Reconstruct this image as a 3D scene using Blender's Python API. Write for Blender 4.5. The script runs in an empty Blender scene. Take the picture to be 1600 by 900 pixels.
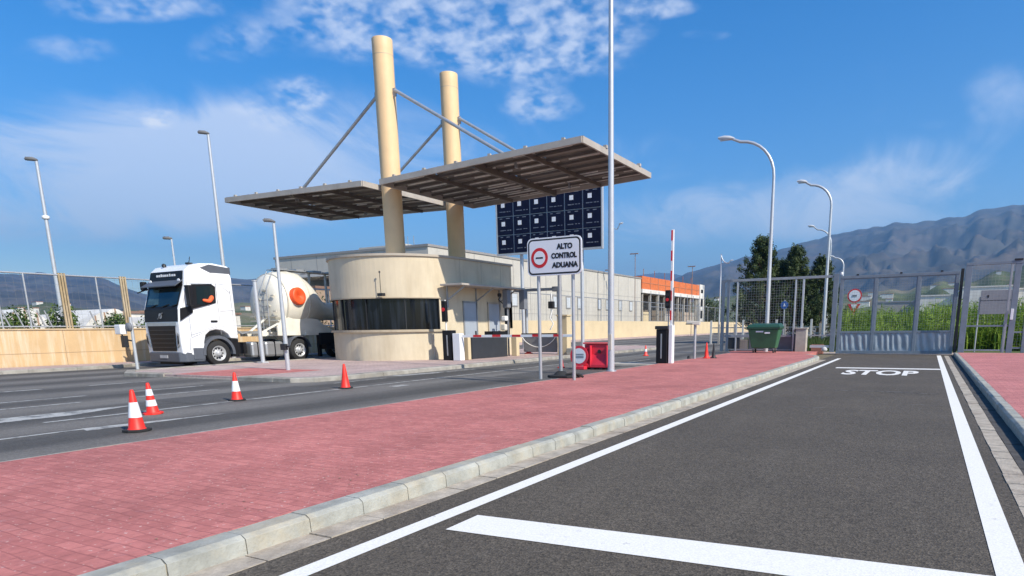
import bpy, bmesh, math, random
from mathutils import Vector, Matrix, noise
random.seed(7)
R = math.radians
S = bpy.context.scene
COL = S.collection

# ------------------------------------------------------------------ camera
V1, SL, PP, F, CH = (1450.0, 505.0), -30.0/2450.0, (896.0, 724.0), 1020.0, 1.4
def ray0(x, y): return Vector((x-PP[0], -(y-PP[1]), -F))
d1 = ray0(*V1).normalized()
upc = d1.cross(-ray0(V1[0]-1000, V1[1]-1000*SL)).normalized()
if upc.y < 0: upc = -upc
xc = d1.cross(upc)
cam = bpy.data.cameras.new('camera'); camo = bpy.data.objects.new('camera', cam); COL.objects.link(camo)
rot = Matrix((xc, d1, upc))
M4 = rot.to_4x4(); M4.translation = Vector((0, 0, CH)); camo.matrix_world = M4
cam.sensor_fit = 'HORIZONTAL'; cam.sensor_width = 36.0; cam.lens = F/1600*36
cam.shift_x = -(PP[0]-800)/1600; cam.shift_y = (PP[1]-450)/1600
cam.clip_start = 0.05; cam.clip_end = 60000
S.camera = camo
S.render.resolution_x = 1024; S.render.resolution_y = 576

# ------------------------------------------------------------------ sun, sky, exposure
SUN = Vector((1.20, -0.29, 1.0)).normalized()
ELEV = math.asin(SUN.z); SROT = math.atan2(SUN.x, SUN.y)
W = bpy.data.worlds.new('World'); S.world = W; W.use_nodes = True
nt = W.node_tree; N = nt.nodes; Lk = nt.links; N.clear()
wo = N.new('ShaderNodeOutputWorld'); bg = N.new('ShaderNodeBackground'); Lk.new(bg.outputs[0], wo.inputs[0])
sky = N.new('ShaderNodeTexSky'); sky.sky_type = 'NISHITA'; sky.sun_disc = False
sky.sun_elevation = ELEV; sky.sun_rotation = SROT; sky.altitude = 0; sky.air_density = 1.0; sky.dust_density = 0.5; sky.ozone_density = 3.0
bg.inputs[1].default_value = 0.128
def wmath(op, a, b=None, c=None):
    n = N.new('ShaderNodeMath'); n.operation = op
    for i, v in enumerate((a, b, c)):
        if v is None: continue
        if isinstance(v, (int, float)): n.inputs[i].default_value = v
        else: Lk.new(v, n.inputs[i])
    return n.outputs[0]
tc = N.new('ShaderNodeTexCoord'); sep = N.new('ShaderNodeSeparateXYZ'); Lk.new(tc.outputs['Generated'], sep.inputs[0])
zc = wmath('MAXIMUM', sep.outputs[2], 0.02)
U = wmath('DIVIDE', sep.outputs[0], wmath('ADD', zc, 0.32)); Vv = wmath('DIVIDE', sep.outputs[1], wmath('ADD', zc, 0.32))
cmb = N.new('ShaderNodeCombineXYZ'); Lk.new(U, cmb.inputs[0]); Lk.new(Vv, cmb.inputs[1])
def wnoise(scale, detail, rough, dist=0.0, vec=None, off=(0,0,0), sc=(1,1,1)):
    mp = N.new('ShaderNodeMapping'); Lk.new(vec or cmb.outputs[0], mp.inputs[0]); mp.inputs['Location'].default_value = off; mp.inputs['Scale'].default_value = sc
    n = N.new('ShaderNodeTexNoise'); Lk.new(mp.outputs[0], n.inputs['Vector']); n.inputs['Scale'].default_value = scale
    n.inputs['Detail'].default_value = detail; n.inputs['Roughness'].default_value = rough; n.inputs['Distortion'].default_value = dist
    return n.outputs['Fac']
def wramp(v, a, b, lo=0.0, hi=1.0):
    n = N.new('ShaderNodeMapRange'); n.interpolation_type = 'SMOOTHSTEP'; Lk.new(v, n.inputs[0])
    n.inputs[1].default_value = a; n.inputs[2].default_value = b; n.inputs[3].default_value = lo; n.inputs[4].default_value = hi
    return n.outputs[0]
def pdir(x, y):                       # direction of the sky seen at a place in the photograph, in cloud-layer coordinates
    r = ray0(x, y); w = Vector((r.dot(Vector((xc.x, xc.y, xc.z))), r.dot(d1), r.dot(upc))).normalized()
    return w.x/(max(w.z, .02)+.32), w.y/(max(w.z, .02)+.32)
def blob(x, y, rx, ry):               # a cloud bank: soft patch of the cloud layer round one point
    u, v = pdir(x, y); u2, v2 = pdir(x+rx, y); u3, v3 = pdir(x, y-ry)
    a = Vector((u2-u, v2-v)); b = Vector((u3-u, v3-v))
    det = a.x*b.y-a.y*b.x
    du = wmath('SUBTRACT', U, u); dv = wmath('SUBTRACT', Vv, v)
    p = wmath('DIVIDE', wmath('SUBTRACT', wmath('MULTIPLY', du, b.y), wmath('MULTIPLY', dv, b.x)), det)
    q = wmath('DIVIDE', wmath('SUBTRACT', wmath('MULTIPLY', dv, a.x), wmath('MULTIPLY', du, a.y)), det)
    rr = wmath('ADD', wmath('MULTIPLY', p, p), wmath('MULTIPLY', q, q))
    return wramp(rr, 0.0, 2.2, 1.0, 0.0)
def wsum(l):
    o = l[0]
    for k in l[1:]: o = wmath('ADD', o, k)
    return o
puffs = wsum([blob(640, 20, 230, 75), blob(820, 60, 170, 75), wmath('MULTIPLY', blob(850, 165, 60, 28), .8),
              wmath('MULTIPLY', blob(440, 170, 70, 50), .55), wmath('MULTIPLY', blob(250, 185, 30, 14), .7),
              wmath('MULTIPLY', blob(215, 8, 120, 26), .8), wmath('MULTIPLY', blob(1030, 12, 60, 16), .7),
              wmath('MULTIPLY', blob(110, 80, 80, 22), .5), wmath('MULTIPLY', blob(480, 145, 40, 22), .6),
              wmath('MULTIPLY', blob(1100, 55, 40, 10), .45), wmath('MULTIPLY', blob(360, 70, 60, 30), .35)])
veils = wsum([wmath('MULTIPLY', blob(150, 290, 340, 120), 1.3), wmath('MULTIPLY', blob(500, 270, 280, 110), 1.0),
              wmath('MULTIPLY', blob(980, 240, 110, 40), .6), wmath('MULTIPLY', blob(1570, 170, 70, 60), .8),
              wmath('MULTIPLY', blob(1450, 260, 120, 50), .8), blob(1180, 330, 320, 60)])
n1 = wnoise(20, 2, .5, .1); n2 = wnoise(5.0, 5, .6, .5, off=(3,1,0)); n3 = wnoise(48, 3, .55, .2)
cell = wmath('ADD', wmath('MULTIPLY', n1, .74), wmath('MULTIPLY', n3, .26))
cp = wmath('MULTIPLY', wramp(cell, .34, .68), wramp(wmath('ADD', wmath('MULTIPLY', puffs, .75), wmath('SUBTRACT', n2, .5)), .1, .75))
n4 = wnoise(3.0, 7, .62, 1.2, off=(9,4,0), sc=(1,.6,1))
cv = wmath('MULTIPLY', wramp(wmath('ADD', n4, wmath('MULTIPLY', veils, .30)), .55, .95), wmath('MINIMUM', veils, 1.0))
cloud = wmath('MINIMUM', wmath('ADD', wmath('MULTIPLY', cp, .60), wmath('MULTIPLY', cv, .60)), .9)
hs = N.new('ShaderNodeHueSaturation'); Lk.new(sky.outputs[0], hs.inputs['Color']); hs.inputs['Saturation'].default_value = 1.45; hs.inputs['Hue'].default_value = .505
mix = N.new('ShaderNodeMix'); mix.data_type = 'RGBA'; Lk.new(cloud, mix.inputs[0]); Lk.new(hs.outputs[0], mix.inputs[6]); mix.inputs[7].default_value = (6.2, 6.5, 7.0, 1)
Lk.new(mix.outputs[2], bg.inputs[0])
sl = bpy.data.lights.new('sun', 'SUN'); sl.energy = 4.8; sl.angle = R(.53); sl.color = (1.0, .925, .80)
so = bpy.data.objects.new('sun', sl); COL.objects.link(so); so.rotation_euler = SUN.to_track_quat('Z', 'Y').to_euler(); so.location = (30, -10, 40)
S.view_settings.view_transform = 'Standard'; S.view_settings.look = 'None'; S.view_settings.gamma = 1.0
S.view_settings.exposure = 0.5; S.view_settings.use_curve_mapping = False
S.render.engine = 'CYCLES'; S.cycles.max_bounces = 6; S.cycles.volume_bounces = 0; S.cycles.transparent_max_bounces = 12

# ------------------------------------------------------------------ materials
MATS = {}
def new_mat(name):
    m = bpy.data.materials.new(name); m.use_nodes = True
    return m, m.node_tree.nodes, m.node_tree.links, m.node_tree.nodes['Principled BSDF']
def mat(name, col, rough=.6, var=.12, scale=3.0, metal=0.0, bump=0.0, bscale=40.0, stain=None, stainscale=(1,1,1), spec=.5, stainamt=.5, emit=None):
    """plain painted/cast surface with cloudy wear, optional stain colour and grain"""
    if name in MATS: return MATS[name]
    m, n, l, b = new_mat(name)
    tcn = n.new('ShaderNodeTexCoord'); mp = n.new('ShaderNodeMapping'); l.new(tcn.outputs['Object'], mp.inputs[0])
    nz = n.new('ShaderNodeTexNoise'); l.new(mp.outputs[0], nz.inputs['Vector']); nz.inputs['Scale'].default_value = scale; nz.inputs['Detail'].default_value = 6; nz.inputs['Roughness'].default_value = .6
    cr = n.new('ShaderNodeMapRange'); l.new(nz.outputs['Fac'], cr.inputs[0]); cr.inputs[1].default_value = .3; cr.inputs[2].default_value = .7; cr.inputs[3].default_value = 1-var; cr.inputs[4].default_value = 1+var
    mx = n.new('ShaderNodeMix'); mx.data_type = 'RGBA'; mx.blend_type = 'MULTIPLY'; mx.inputs[0].default_value = 1; mx.inputs[6].default_value = (*col, 1); l.new(cr.outputs[0], mx.inputs[7])
    out = mx.outputs[2]
    if stain:
        mp2 = n.new('ShaderNodeMapping'); l.new(tcn.outputs['Object'], mp2.inputs[0]); mp2.inputs['Scale'].default_value = stainscale
        n2 = n.new('ShaderNodeTexNoise'); l.new(mp2.outputs[0], n2.inputs['Vector']); n2.inputs['Scale'].default_value = 1.6; n2.inputs['Detail'].default_value = 8; n2.inputs['Roughness'].default_value = .68
        c2 = n.new('ShaderNodeMapRange'); l.new(n2.outputs['Fac'], c2.inputs[0]); c2.inputs[1].default_value = .48; c2.inputs[2].default_value = .68; c2.inputs[4].default_value = stainamt
        m2 = n.new('ShaderNodeMix'); m2.data_type = 'RGBA'; l.new(c2.outputs[0], m2.inputs[0]); l.new(out, m2.inputs[6]); m2.inputs[7].default_value = (*stain, 1); out = m2.outputs[2]
    l.new(out, b.inputs['Base Color']); b.inputs['Roughness'].default_value = rough; b.inputs['Metallic'].default_value = metal; b.inputs['Specular IOR Level'].default_value = spec
    if bump:
        n3 = n.new('ShaderNodeTexNoise'); l.new(tcn.outputs['Object'], n3.inputs['Vector']); n3.inputs['Scale'].default_value = bscale; n3.inputs['Detail'].default_value = 4
        bp = n.new('ShaderNodeBump'); bp.inputs['Strength'].default_value = bump; bp.inputs['Distance'].default_value = .01; l.new(n3.outputs['Fac'], bp.inputs['Height']); l.new(bp.outputs[0], b.inputs['Normal'])
    if emit:
        b.inputs['Emission Color'].default_value = (*emit, 1); b.inputs['Emission Strength'].default_value = 1
    MATS[name] = m
    return m
def glass(name, col=(.01,.013,.016), rough=.08, spec=.5):
    m, n, l, b = new_mat(name); b.inputs['Base Color'].default_value = (*col, 1); b.inputs['Roughness'].default_value = rough; b.inputs['Specular IOR Level'].default_value = spec
    MATS[name] = m; return m

def asphalt(name, base, warm, worn, grain=1.0, tracks=None):
    m, n, l, b = new_mat(name)
    t = n.new('ShaderNodeTexCoord')
    def nz(s, d=4, r=.6, sc=(1,1,1), dist=0):
        mp = n.new('ShaderNodeMapping'); l.new(t.outputs['Object'], mp.inputs[0]); mp.inputs['Scale'].default_value = sc
        x = n.new('ShaderNodeTexNoise'); l.new(mp.outputs[0], x.inputs['Vector']); x.inputs['Scale'].default_value = s; x.inputs['Detail'].default_value = d; x.inputs['Roughness'].default_value = r; x.inputs['Distortion'].default_value = dist
        return x.outputs['Fac']
    def mr(v, a, b_, lo, hi):
        x = n.new('ShaderNodeMapRange'); l.new(v, x.inputs[0]); x.inputs[1].default_value = a; x.inputs[2].default_value = b_; x.inputs[3].default_value = lo; x.inputs[4].default_value = hi; return x.outputs[0]
    def mixc(f, a, c, bt='MIX'):
        x = n.new('ShaderNodeMix'); x.data_type = 'RGBA'; x.blend_type = bt
        if isinstance(f, float): x.inputs[0].default_value = f
        else: l.new(f, x.inputs[0])
        for i, v in ((6, a), (7, c)):
            if isinstance(v, tuple): x.inputs[i].default_value = (*v, 1)
            else: l.new(v, x.inputs[i])
        return x.outputs[2]
    c = mixc(mr(nz(.55, 6, .65), .35, .68, 0, 1), base, warm)
    c = mixc(mr(nz(1.1, 6, .7, (1.6, .22, 1), .4), .52, .72, 0, worn[3]), c, worn[:3])
    vor = n.new('ShaderNodeTexVoronoi'); l.new(t.outputs['Object'], vor.inputs['Vector']); vor.inputs['Scale'].default_value = 75
    ag = mr(vor.outputs['Color'], 0, 1, 1-.45*grain, 1+.5*grain)
    c = mixc(1.0, c, ag, 'MULTIPLY')
    c = mixc(1.0, c, mr(nz(26, 3, .6), .3, .7, .80, 1.22), 'MULTIPLY')
    c = mixc(1.0, c, mr(nz(9, 3, .6), .3, .7, .9, 1.1), 'MULTIPLY')
    if tracks:
        sx = n.new('ShaderNodeSeparateXYZ'); l.new(t.outputs['Object'], sx.inputs[0])
        wv = n.new('ShaderNodeMath'); wv.operation = 'MULTIPLY_ADD'; l.new(sx.outputs[0], wv.inputs[0]); wv.inputs[1].default_value = tracks[0]; wv.inputs[2].default_value = tracks[1]
        sn = n.new('ShaderNodeMath'); sn.operation = 'SINE'; l.new(wv.outputs[0], sn.inputs[0])
        ad = n.new('ShaderNodeMath'); ad.operation = 'ADD'; l.new(sn.outputs[0], ad.inputs[0]); l.new(mr(nz(.8, 5, .6, (1.2, .12, 1)), .3, .7, -.9, .9), ad.inputs[1])
        c = mixc(1.0, c, mr(ad.outputs[0], -.9, .9, .55, 1.15), 'MULTIPLY')
    l.new(c, b.inputs['Base Color']); b.inputs['Roughness'].default_value = .82; b.inputs['Specular IOR Level'].default_value = .35
    bp = n.new('ShaderNodeBump'); bp.inputs['Strength'].default_value = .55; bp.inputs['Distance'].default_value = .008; l.new(vor.outputs['Distance'], bp.inputs['Height']); l.new(bp.outputs[0], b.inputs['Normal'])
    MATS[name] = m; return m

def pavers(name, c1, c2, mortar, bw=.20, bh=.10, rotz=0.0, fleck=.5, msize=.006, slab=None):
    m, n, l, b = new_mat(name)
    t = n.new('ShaderNodeTexCoord'); mp = n.new('ShaderNodeMapping'); l.new(t.outputs['Object'], mp.inputs[0]); mp.inputs['Rotation'].default_value = (0, 0, rotz)
    wn = n.new('ShaderNodeTexNoise'); l.new(t.outputs['Object'], wn.inputs['Vector']); wn.inputs['Scale'].default_value = 2.2; wn.inputs['Detail'].default_value = 3
    va = n.new('ShaderNodeVectorMath'); va.operation = 'MULTIPLY_ADD'; l.new(wn.outputs['Color'], va.inputs[0]); va.inputs[1].default_value = (.09, .07, 0); l.new(mp.outputs[0], va.inputs[2])
    br = n.new('ShaderNodeTexBrick'); l.new(va.outputs[0], br.inputs['Vector']); br.inputs['Scale'].default_value = 1
    br.inputs['Brick Width'].default_value = bw; br.inputs['Row Height'].default_value = bh; br.inputs['Mortar Size'].default_value = msize; br.inputs['Mortar Smooth'].default_value = .3; br.inputs['Bias'].default_value = -.1
    br.inputs['Color1'].default_value = (*c1, 1); br.inputs['Color2'].default_value = (*c2, 1); br.inputs['Mortar'].default_value = (*mortar, 1)
    def nz(s, d, r, sc=(1,1,1), dist=0):
        q = n.new('ShaderNodeMapping'); l.new(t.outputs['Object'], q.inputs[0]); q.inputs['Scale'].default_value = sc
        x = n.new('ShaderNodeTexNoise'); l.new(q.outputs[0], x.inputs['Vector']); x.inputs['Scale'].default_value = s; x.inputs['Detail'].default_value = d; x.inputs['Roughness'].default_value = r; x.inputs['Distortion'].default_value = dist; return x.outputs['Fac']
    def mr(v, a, b_, lo, hi):
        x = n.new('ShaderNodeMapRange'); l.new(v, x.inputs[0]); x.inputs[1].default_value = a; x.inputs[2].default_value = b_; x.inputs[3].default_value = lo; x.inputs[4].default_value = hi; return x.outputs[0]
    def mixc(f, a, c, bt='MIX'):
        x = n.new('ShaderNodeMix'); x.data_type = 'RGBA'; x.blend_type = bt
        if isinstance(f, float): x.inputs[0].default_value = f
        else: l.new(f, x.inputs[0])
        for i, v in ((6, a), (7, c)):
            if isinstance(v, tuple): x.inputs[i].default_value = (*v, 1)
            else: l.new(v, x.inputs[i])
        return x.outputs[2]
    c = mixc(1.0, br.outputs['Color'], mr(nz(.7, 6, .65), .3, .7, .80, 1.2), 'MULTIPLY')
    c = mixc(1.0, c, mr(nz(14, 4, .7), .3, .7, .86, 1.14), 'MULTIPLY')
    c = mixc(mr(nz(5.5, 5, .7, (1,.45,1), .5), .60, .72, 0, fleck), c, (.46, .25, .25))
    c = mixc(mr(nz(30, 2, .5), .66, .72, 0, fleck*1.5), c, (.66, .47, .42))
    c = mixc(mr(nz(11, 4, .7, (.55,1.6,1), .6), .58, .66, 0, fleck*.55), c, (.30, .10, .10))
    c = mixc(mr(nz(2.1, 6, .7), .62, .75, 0, .35), c, (.17, .06, .07))
    if slab:
        sx = n.new('ShaderNodeSeparateXYZ'); l.new(t.outputs['Object'], sx.inputs[0])
        md = n.new('ShaderNodeMath'); md.operation = 'PINGPONG'; l.new(sx.outputs[1], md.inputs[0]); md.inputs[1].default_value = slab
        c = mixc(mr(md.outputs[0], .0, .03, .65, 0), c, (.09, .04, .045))
    l.new(c, b.inputs['Base Color']); b.inputs['Roughness'].default_value = .85; b.inputs['Specular IOR Level'].default_value = .25
    bp = n.new('ShaderNodeBump'); bp.inputs['Strength'].default_value = .5; bp.inputs['Distance'].default_value = .006; bp.invert = True; l.new(br.outputs['Fac'], bp.inputs['Height'])
    b2 = n.new('ShaderNodeBump'); b2.inputs['Strength'].default_value = .4; b2.inputs['Distance'].default_value = .006; l.new(nz(60, 4, .7), b2.inputs['Height']); l.new(bp.outputs[0], b2.inputs['Normal'])
    l.new(b2.outputs[0], b.inputs['Normal'])
    MATS[name] = m; return m

def paint_worn(name, col, under, wear, scale=6):
    m, n, l, b = new_mat(name); t = n.new('ShaderNodeTexCoord')
    x = n.new('ShaderNodeTexNoise'); l.new(t.outputs['Object'], x.inputs['Vector']); x.inputs['Scale'].default_value = scale; x.inputs['Detail'].default_value = 9; x.inputs['Roughness'].default_value = .75
    r = n.new('ShaderNodeMapRange'); l.new(x.outputs['Fac'], r.inputs[0]); r.inputs[1].default_value = wear; r.inputs[2].default_value = wear+.10; r.inputs[3].default_value = 0; r.inputs[4].default_value = 1
    y = n.new('ShaderNodeTexNoise'); l.new(t.outputs['Object'], y.inputs['Vector']); y.inputs['Scale'].default_value = 70; y.inputs['Detail'].default_value = 3
    r2 = n.new('ShaderNodeMapRange'); l.new(y.outputs['Fac'], r2.inputs[0]); r2.inputs[1].default_value = .3; r2.inputs[2].default_value = .7; r2.inputs[3].default_value = .88; r2.inputs[4].default_value = 1.06
    m1 = n.new('ShaderNodeMix'); m1.data_type = 'RGBA'; l.new(r.outputs[0], m1.inputs[0]); m1.inputs[6].default_value = (*col, 1); m1.inputs[7].default_value = (*under, 1)
    m2 = n.new('ShaderNodeMix'); m2.data_type = 'RGBA'; m2.blend_type = 'MULTIPLY'; m2.inputs[0].default_value = 1; l.new(m1.outputs[2], m2.inputs[6]); l.new(r2.outputs[0], m2.inputs[7])
    l.new(m2.outputs[2], b.inputs['Base Color']); b.inputs['Roughness'].default_value = .7
    bp = n.new('ShaderNodeBump'); bp.inputs['Strength'].default_value = .3; bp.inputs['Distance'].default_value = .004; l.new(y.outputs['Fac'], bp.inputs['Height']); l.new(bp.outputs[0], b.inputs['Normal'])
    MATS[name] = m; return m

A_NEW = asphalt('new asphalt', (.082,.068,.051), (.104,.086,.064), (.13,.112,.088,.35), 1.15)
A_OLD = asphalt('old asphalt', (.135,.125,.11), (.16,.148,.13), (.20,.195,.18,.35), .5, tracks=(2.1, 1.2))
PAVE = pavers('red pavers', (.52,.19,.165), (.42,.145,.128), (.37,.128,.115))
PAVE2 = pavers('red pavers far walk', (.55,.215,.195), (.46,.17,.16), (.34,.13,.12), slab=1.55)
PAVE3 = pavers('pale pavers', (.50,.38,.34), (.44,.33,.30), (.3,.24,.22), fleck=.3)
KERB = mat('kerb concrete', (.345,.345,.305), .88, .26, 4.5, bump=.6, bscale=45, stain=(.47,.385,.25), stainamt=.6, spec=.2)
KERBD = mat('dirty kerb concrete', (.33,.31,.27), .85, .25, 3, bump=.4, bscale=60, stain=(.20,.17,.13), stainamt=.6, spec=.2)
GUT_SHADE = mat('shade darkened gutter stone', (.09,.085,.08), .9, .25, 5, bump=.5, bscale=50, spec=.15)  # separate inner gutter strip, its colour darkened to deepen the kerb's shadow
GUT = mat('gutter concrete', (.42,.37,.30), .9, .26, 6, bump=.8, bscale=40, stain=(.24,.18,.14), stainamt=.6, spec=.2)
WHITE_RD = paint_worn('road paint', (.83,.80,.73), (.45,.43,.40), .60)
WHITE_STOP = paint_worn('stop paint', (.80,.77,.71), (.35,.35,.33), .60, 3)
WHITE_OLD = paint_worn('old road paint', (.46,.45,.41), (.19,.185,.17), .47, 3.5)
BOOTH = mat('booth render', (.61,.525,.38), .85, .06, 1.2, bump=.15, bscale=80, stain=(.47,.385,.26), stainscale=(1.4,1.4,.3), stainamt=.5, spec=.2)
BOOTHCAP = mat('roof cap', (.42,.37,.30), .8, .08)
COLUMN = mat('column steel paint', (.76,.53,.29), .55, .07, 1.0, stain=(.60,.41,.23), stainscale=(1,1,.2), stainamt=.4)
GALV = mat('galvanised steel', (.46,.47,.48), .45, .10, 5, metal=.55)
GALVD = mat('weathered steel', (.33,.345,.36), .5, .12, 5, metal=.4)
LAMPM = mat('lamp column paint', (.52,.54,.56), .42, .06, 3, metal=.35)
GATEM = mat('gate paint', (.19,.225,.265), .5, .12, 4, metal=.2)
GATEP = mat('gate sheet', (.30,.345,.385), .42, .10, 3, metal=.25)
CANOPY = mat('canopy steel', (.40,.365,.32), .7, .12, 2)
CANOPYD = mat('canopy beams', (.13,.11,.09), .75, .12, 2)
WH = mat('warehouse panel', (.50,.475,.42), .8, .06, .6, stain=(.38,.36,.32), stainscale=(1,1,.3), stainamt=.35, spec=.2)
WHD = mat('warehouse trim', (.27,.26,.25), .7, .08)
YWALL = mat('yellow render wall', (.60,.49,.31), .85, .08, .8, stain=(.50,.40,.26), stainamt=.4, spec=.2)
OWALL = mat('stained concrete wall', (.58,.405,.22), .85, .10, .8, stain=(.66,.57,.42), stainscale=(1,2.4,.22), stainamt=.9, bump=.2, bscale=30, spec=.2)
BRICK = mat('orange brick', (.58,.16,.06), .85, .14, 2.5, spec=.2)
CONC = mat('raw concrete', (.42,.39,.34), .9, .14, 3, bump=.3, stain=(.30,.25,.19), stainamt=.5, spec=.2)
DARK = mat('dark plastic', (.018,.019,.021), .5, .1)
BLACK = mat('black paint', (.010,.010,.012), .5, .1, spec=.25)
RUBBER = mat('rubber', (.02,.02,.02), .85, .15, bump=.2)
DGREY = mat('dark grey sheet', (.028,.032,.038), .5, .15)
WPAINT = mat('white paint', (.80,.80,.79), .4, .03)
TRUCKW = mat('truck white paint', (.80,.81,.82), .24, .03, stain=(.62,.60,.55), stainamt=.28)
TRUCKG = mat('truck grey plastic', (.09,.10,.12), .5, .1)
CREAM = mat('tank cream paint', (.76,.73,.63), .4, .07, 2, stain=(.52,.46,.36), stainamt=.35)
ALU = mat('brushed aluminium', (.45,.46,.47), .4, .08, metal=.7)
ORANGE = mat('orange paint', (.85,.10,.025), .5, .08)
CONE_R = mat('cone red orange', (.80,.030,.016), .5, .06, 8)
CONE_P = mat('cone faded red', (.80,.09,.07), .5, .06, 8)
CONE_W = mat('cone white sleeve', (.80,.80,.80), .4, .05, 8)
REDP = mat('red plastic', (.66,.03,.055), .45, .07, 5)
REDS = mat('sign red', (.62,.015,.02), .4, .03)
SIGNW = mat('sign white', (.80,.81,.83), .4, .02)
INK = mat('sign black', (.012,.012,.014), .5, .05)
NAVY = mat('board navy', (.006,.008,.028), .5, .25, 6, spec=.15)
BINM = mat('bin green plastic', (.035,.135,.065), .5, .08, 4)
BINL = mat('bin lid green', (.02,.07,.04), .45, .08, 4)
DOORG = mat('door grey blue', (.36,.40,.45), .5, .04)
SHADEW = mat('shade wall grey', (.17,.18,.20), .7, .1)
BARK = mat('bark', (.10,.075,.055), .9, .2, 8, bump=.5)
WIRE = mat('fence wire', (.36,.37,.36), .5, .05, metal=.4)
BROWN = mat('ochre post paint', (.36,.27,.15), .8, .18, 4, stain=(.6,.52,.4), stainscale=(1,1,.3))
WHITEB = mat('white building render', (.64,.62,.57), .8, .12, .5, stain=(.45,.42,.36), stainscale=(1,1,.4), stainamt=.4)
TILE = mat('roof brown', (.20,.12,.09), .8, .15, 2)
SKIN = mat('skin', (.45,.26,.18), .6, .05)
VEST = mat('hi vis fabric', (.90,.14,.04), .7, .08)
HAIR = mat('dark hair', (.02,.015,.012), .7, .1)
G_DARK = glass('booth glass', (.006,.009,.014), .12, .22)
def curtain_glass():
    m = MATS['booth glass']; n = m.node_tree.nodes; l = m.node_tree.links; b = n['Principled BSDF']; t = n.new('ShaderNodeTexCoord')
    mp = n.new('ShaderNodeMapping'); mp.inputs['Scale'].default_value = (2.2, 2.2, .12); l.new(t.outputs['Object'], mp.inputs[0])
    z = n.new('ShaderNodeTexNoise'); z.inputs['Scale'].default_value = 2.2; z.inputs['Detail'].default_value = 4; l.new(mp.outputs[0], z.inputs['Vector'])
    c = n.new('ShaderNodeValToRGB'); l.new(z.outputs['Fac'], c.inputs[0]); e = c.color_ramp.elements
    e[0].position = .50; e[0].color = (.004,.006,.009,1); e[1].position = .72; e[1].color = (.022,.030,.045,1); l.new(c.outputs[0], b.inputs['Base Color'])
curtain_glass()
G_CAB = glass('cab glass', (.010,.018,.020), .04)
G_WIN = mat('window light', (.55,.58,.60), .3, .1)
def leafmat(name, c1, c2, trans=.25, scale=1.2):
    m, n, l, b = new_mat(name); t = n.new('ShaderNodeTexCoord')
    x = n.new('ShaderNodeTexNoise'); l.new(t.outputs['Object'], x.inputs['Vector']); x.inputs['Scale'].default_value = scale; x.inputs['Detail'].default_value = 5
    r = n.new('ShaderNodeMapRange'); l.new(x.outputs['Fac'], r.inputs[0]); r.inputs[1].default_value = .35; r.inputs[2].default_value = .65
    m1 = n.new('ShaderNodeMix'); m1.data_type = 'RGBA'; l.new(r.outputs[0], m1.inputs[0]); m1.inputs[6].default_value = (*c1, 1); m1.inputs[7].default_value = (*c2, 1)
    l.new(m1.outputs[2], b.inputs['Base Color']); b.inputs['Roughness'].default_value = .6; b.inputs['Specular IOR Level'].default_value = .25
    tr = n.new('ShaderNodeBsdfTranslucent'); l.new(m1.outputs[2], tr.inputs[0]); ms = n.new('ShaderNodeMixShader'); ms.inputs[0].default_value = trans
    l.new(b.outputs[0], ms.inputs[1]); l.new(tr.outputs[0], ms.inputs[2]); l.new(ms.outputs[0], n['Material Output'].inputs[0])
    MATS[name] = m; return m
PINE = leafmat('pine needles', (.030,.055,.022), (.075,.10,.032), .15, 1.0)
OLIVE = leafmat('olive foliage', (.05,.10,.02), (.13,.19,.04), .2, 1.5)
REED = leafmat('reed leaves', (.11,.20,.02), (.25,.35,.045), .3, .7)
GRASS = leafmat('grass', (.085,.13,.03), (.16,.20,.06), .2, 1.5)

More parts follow.
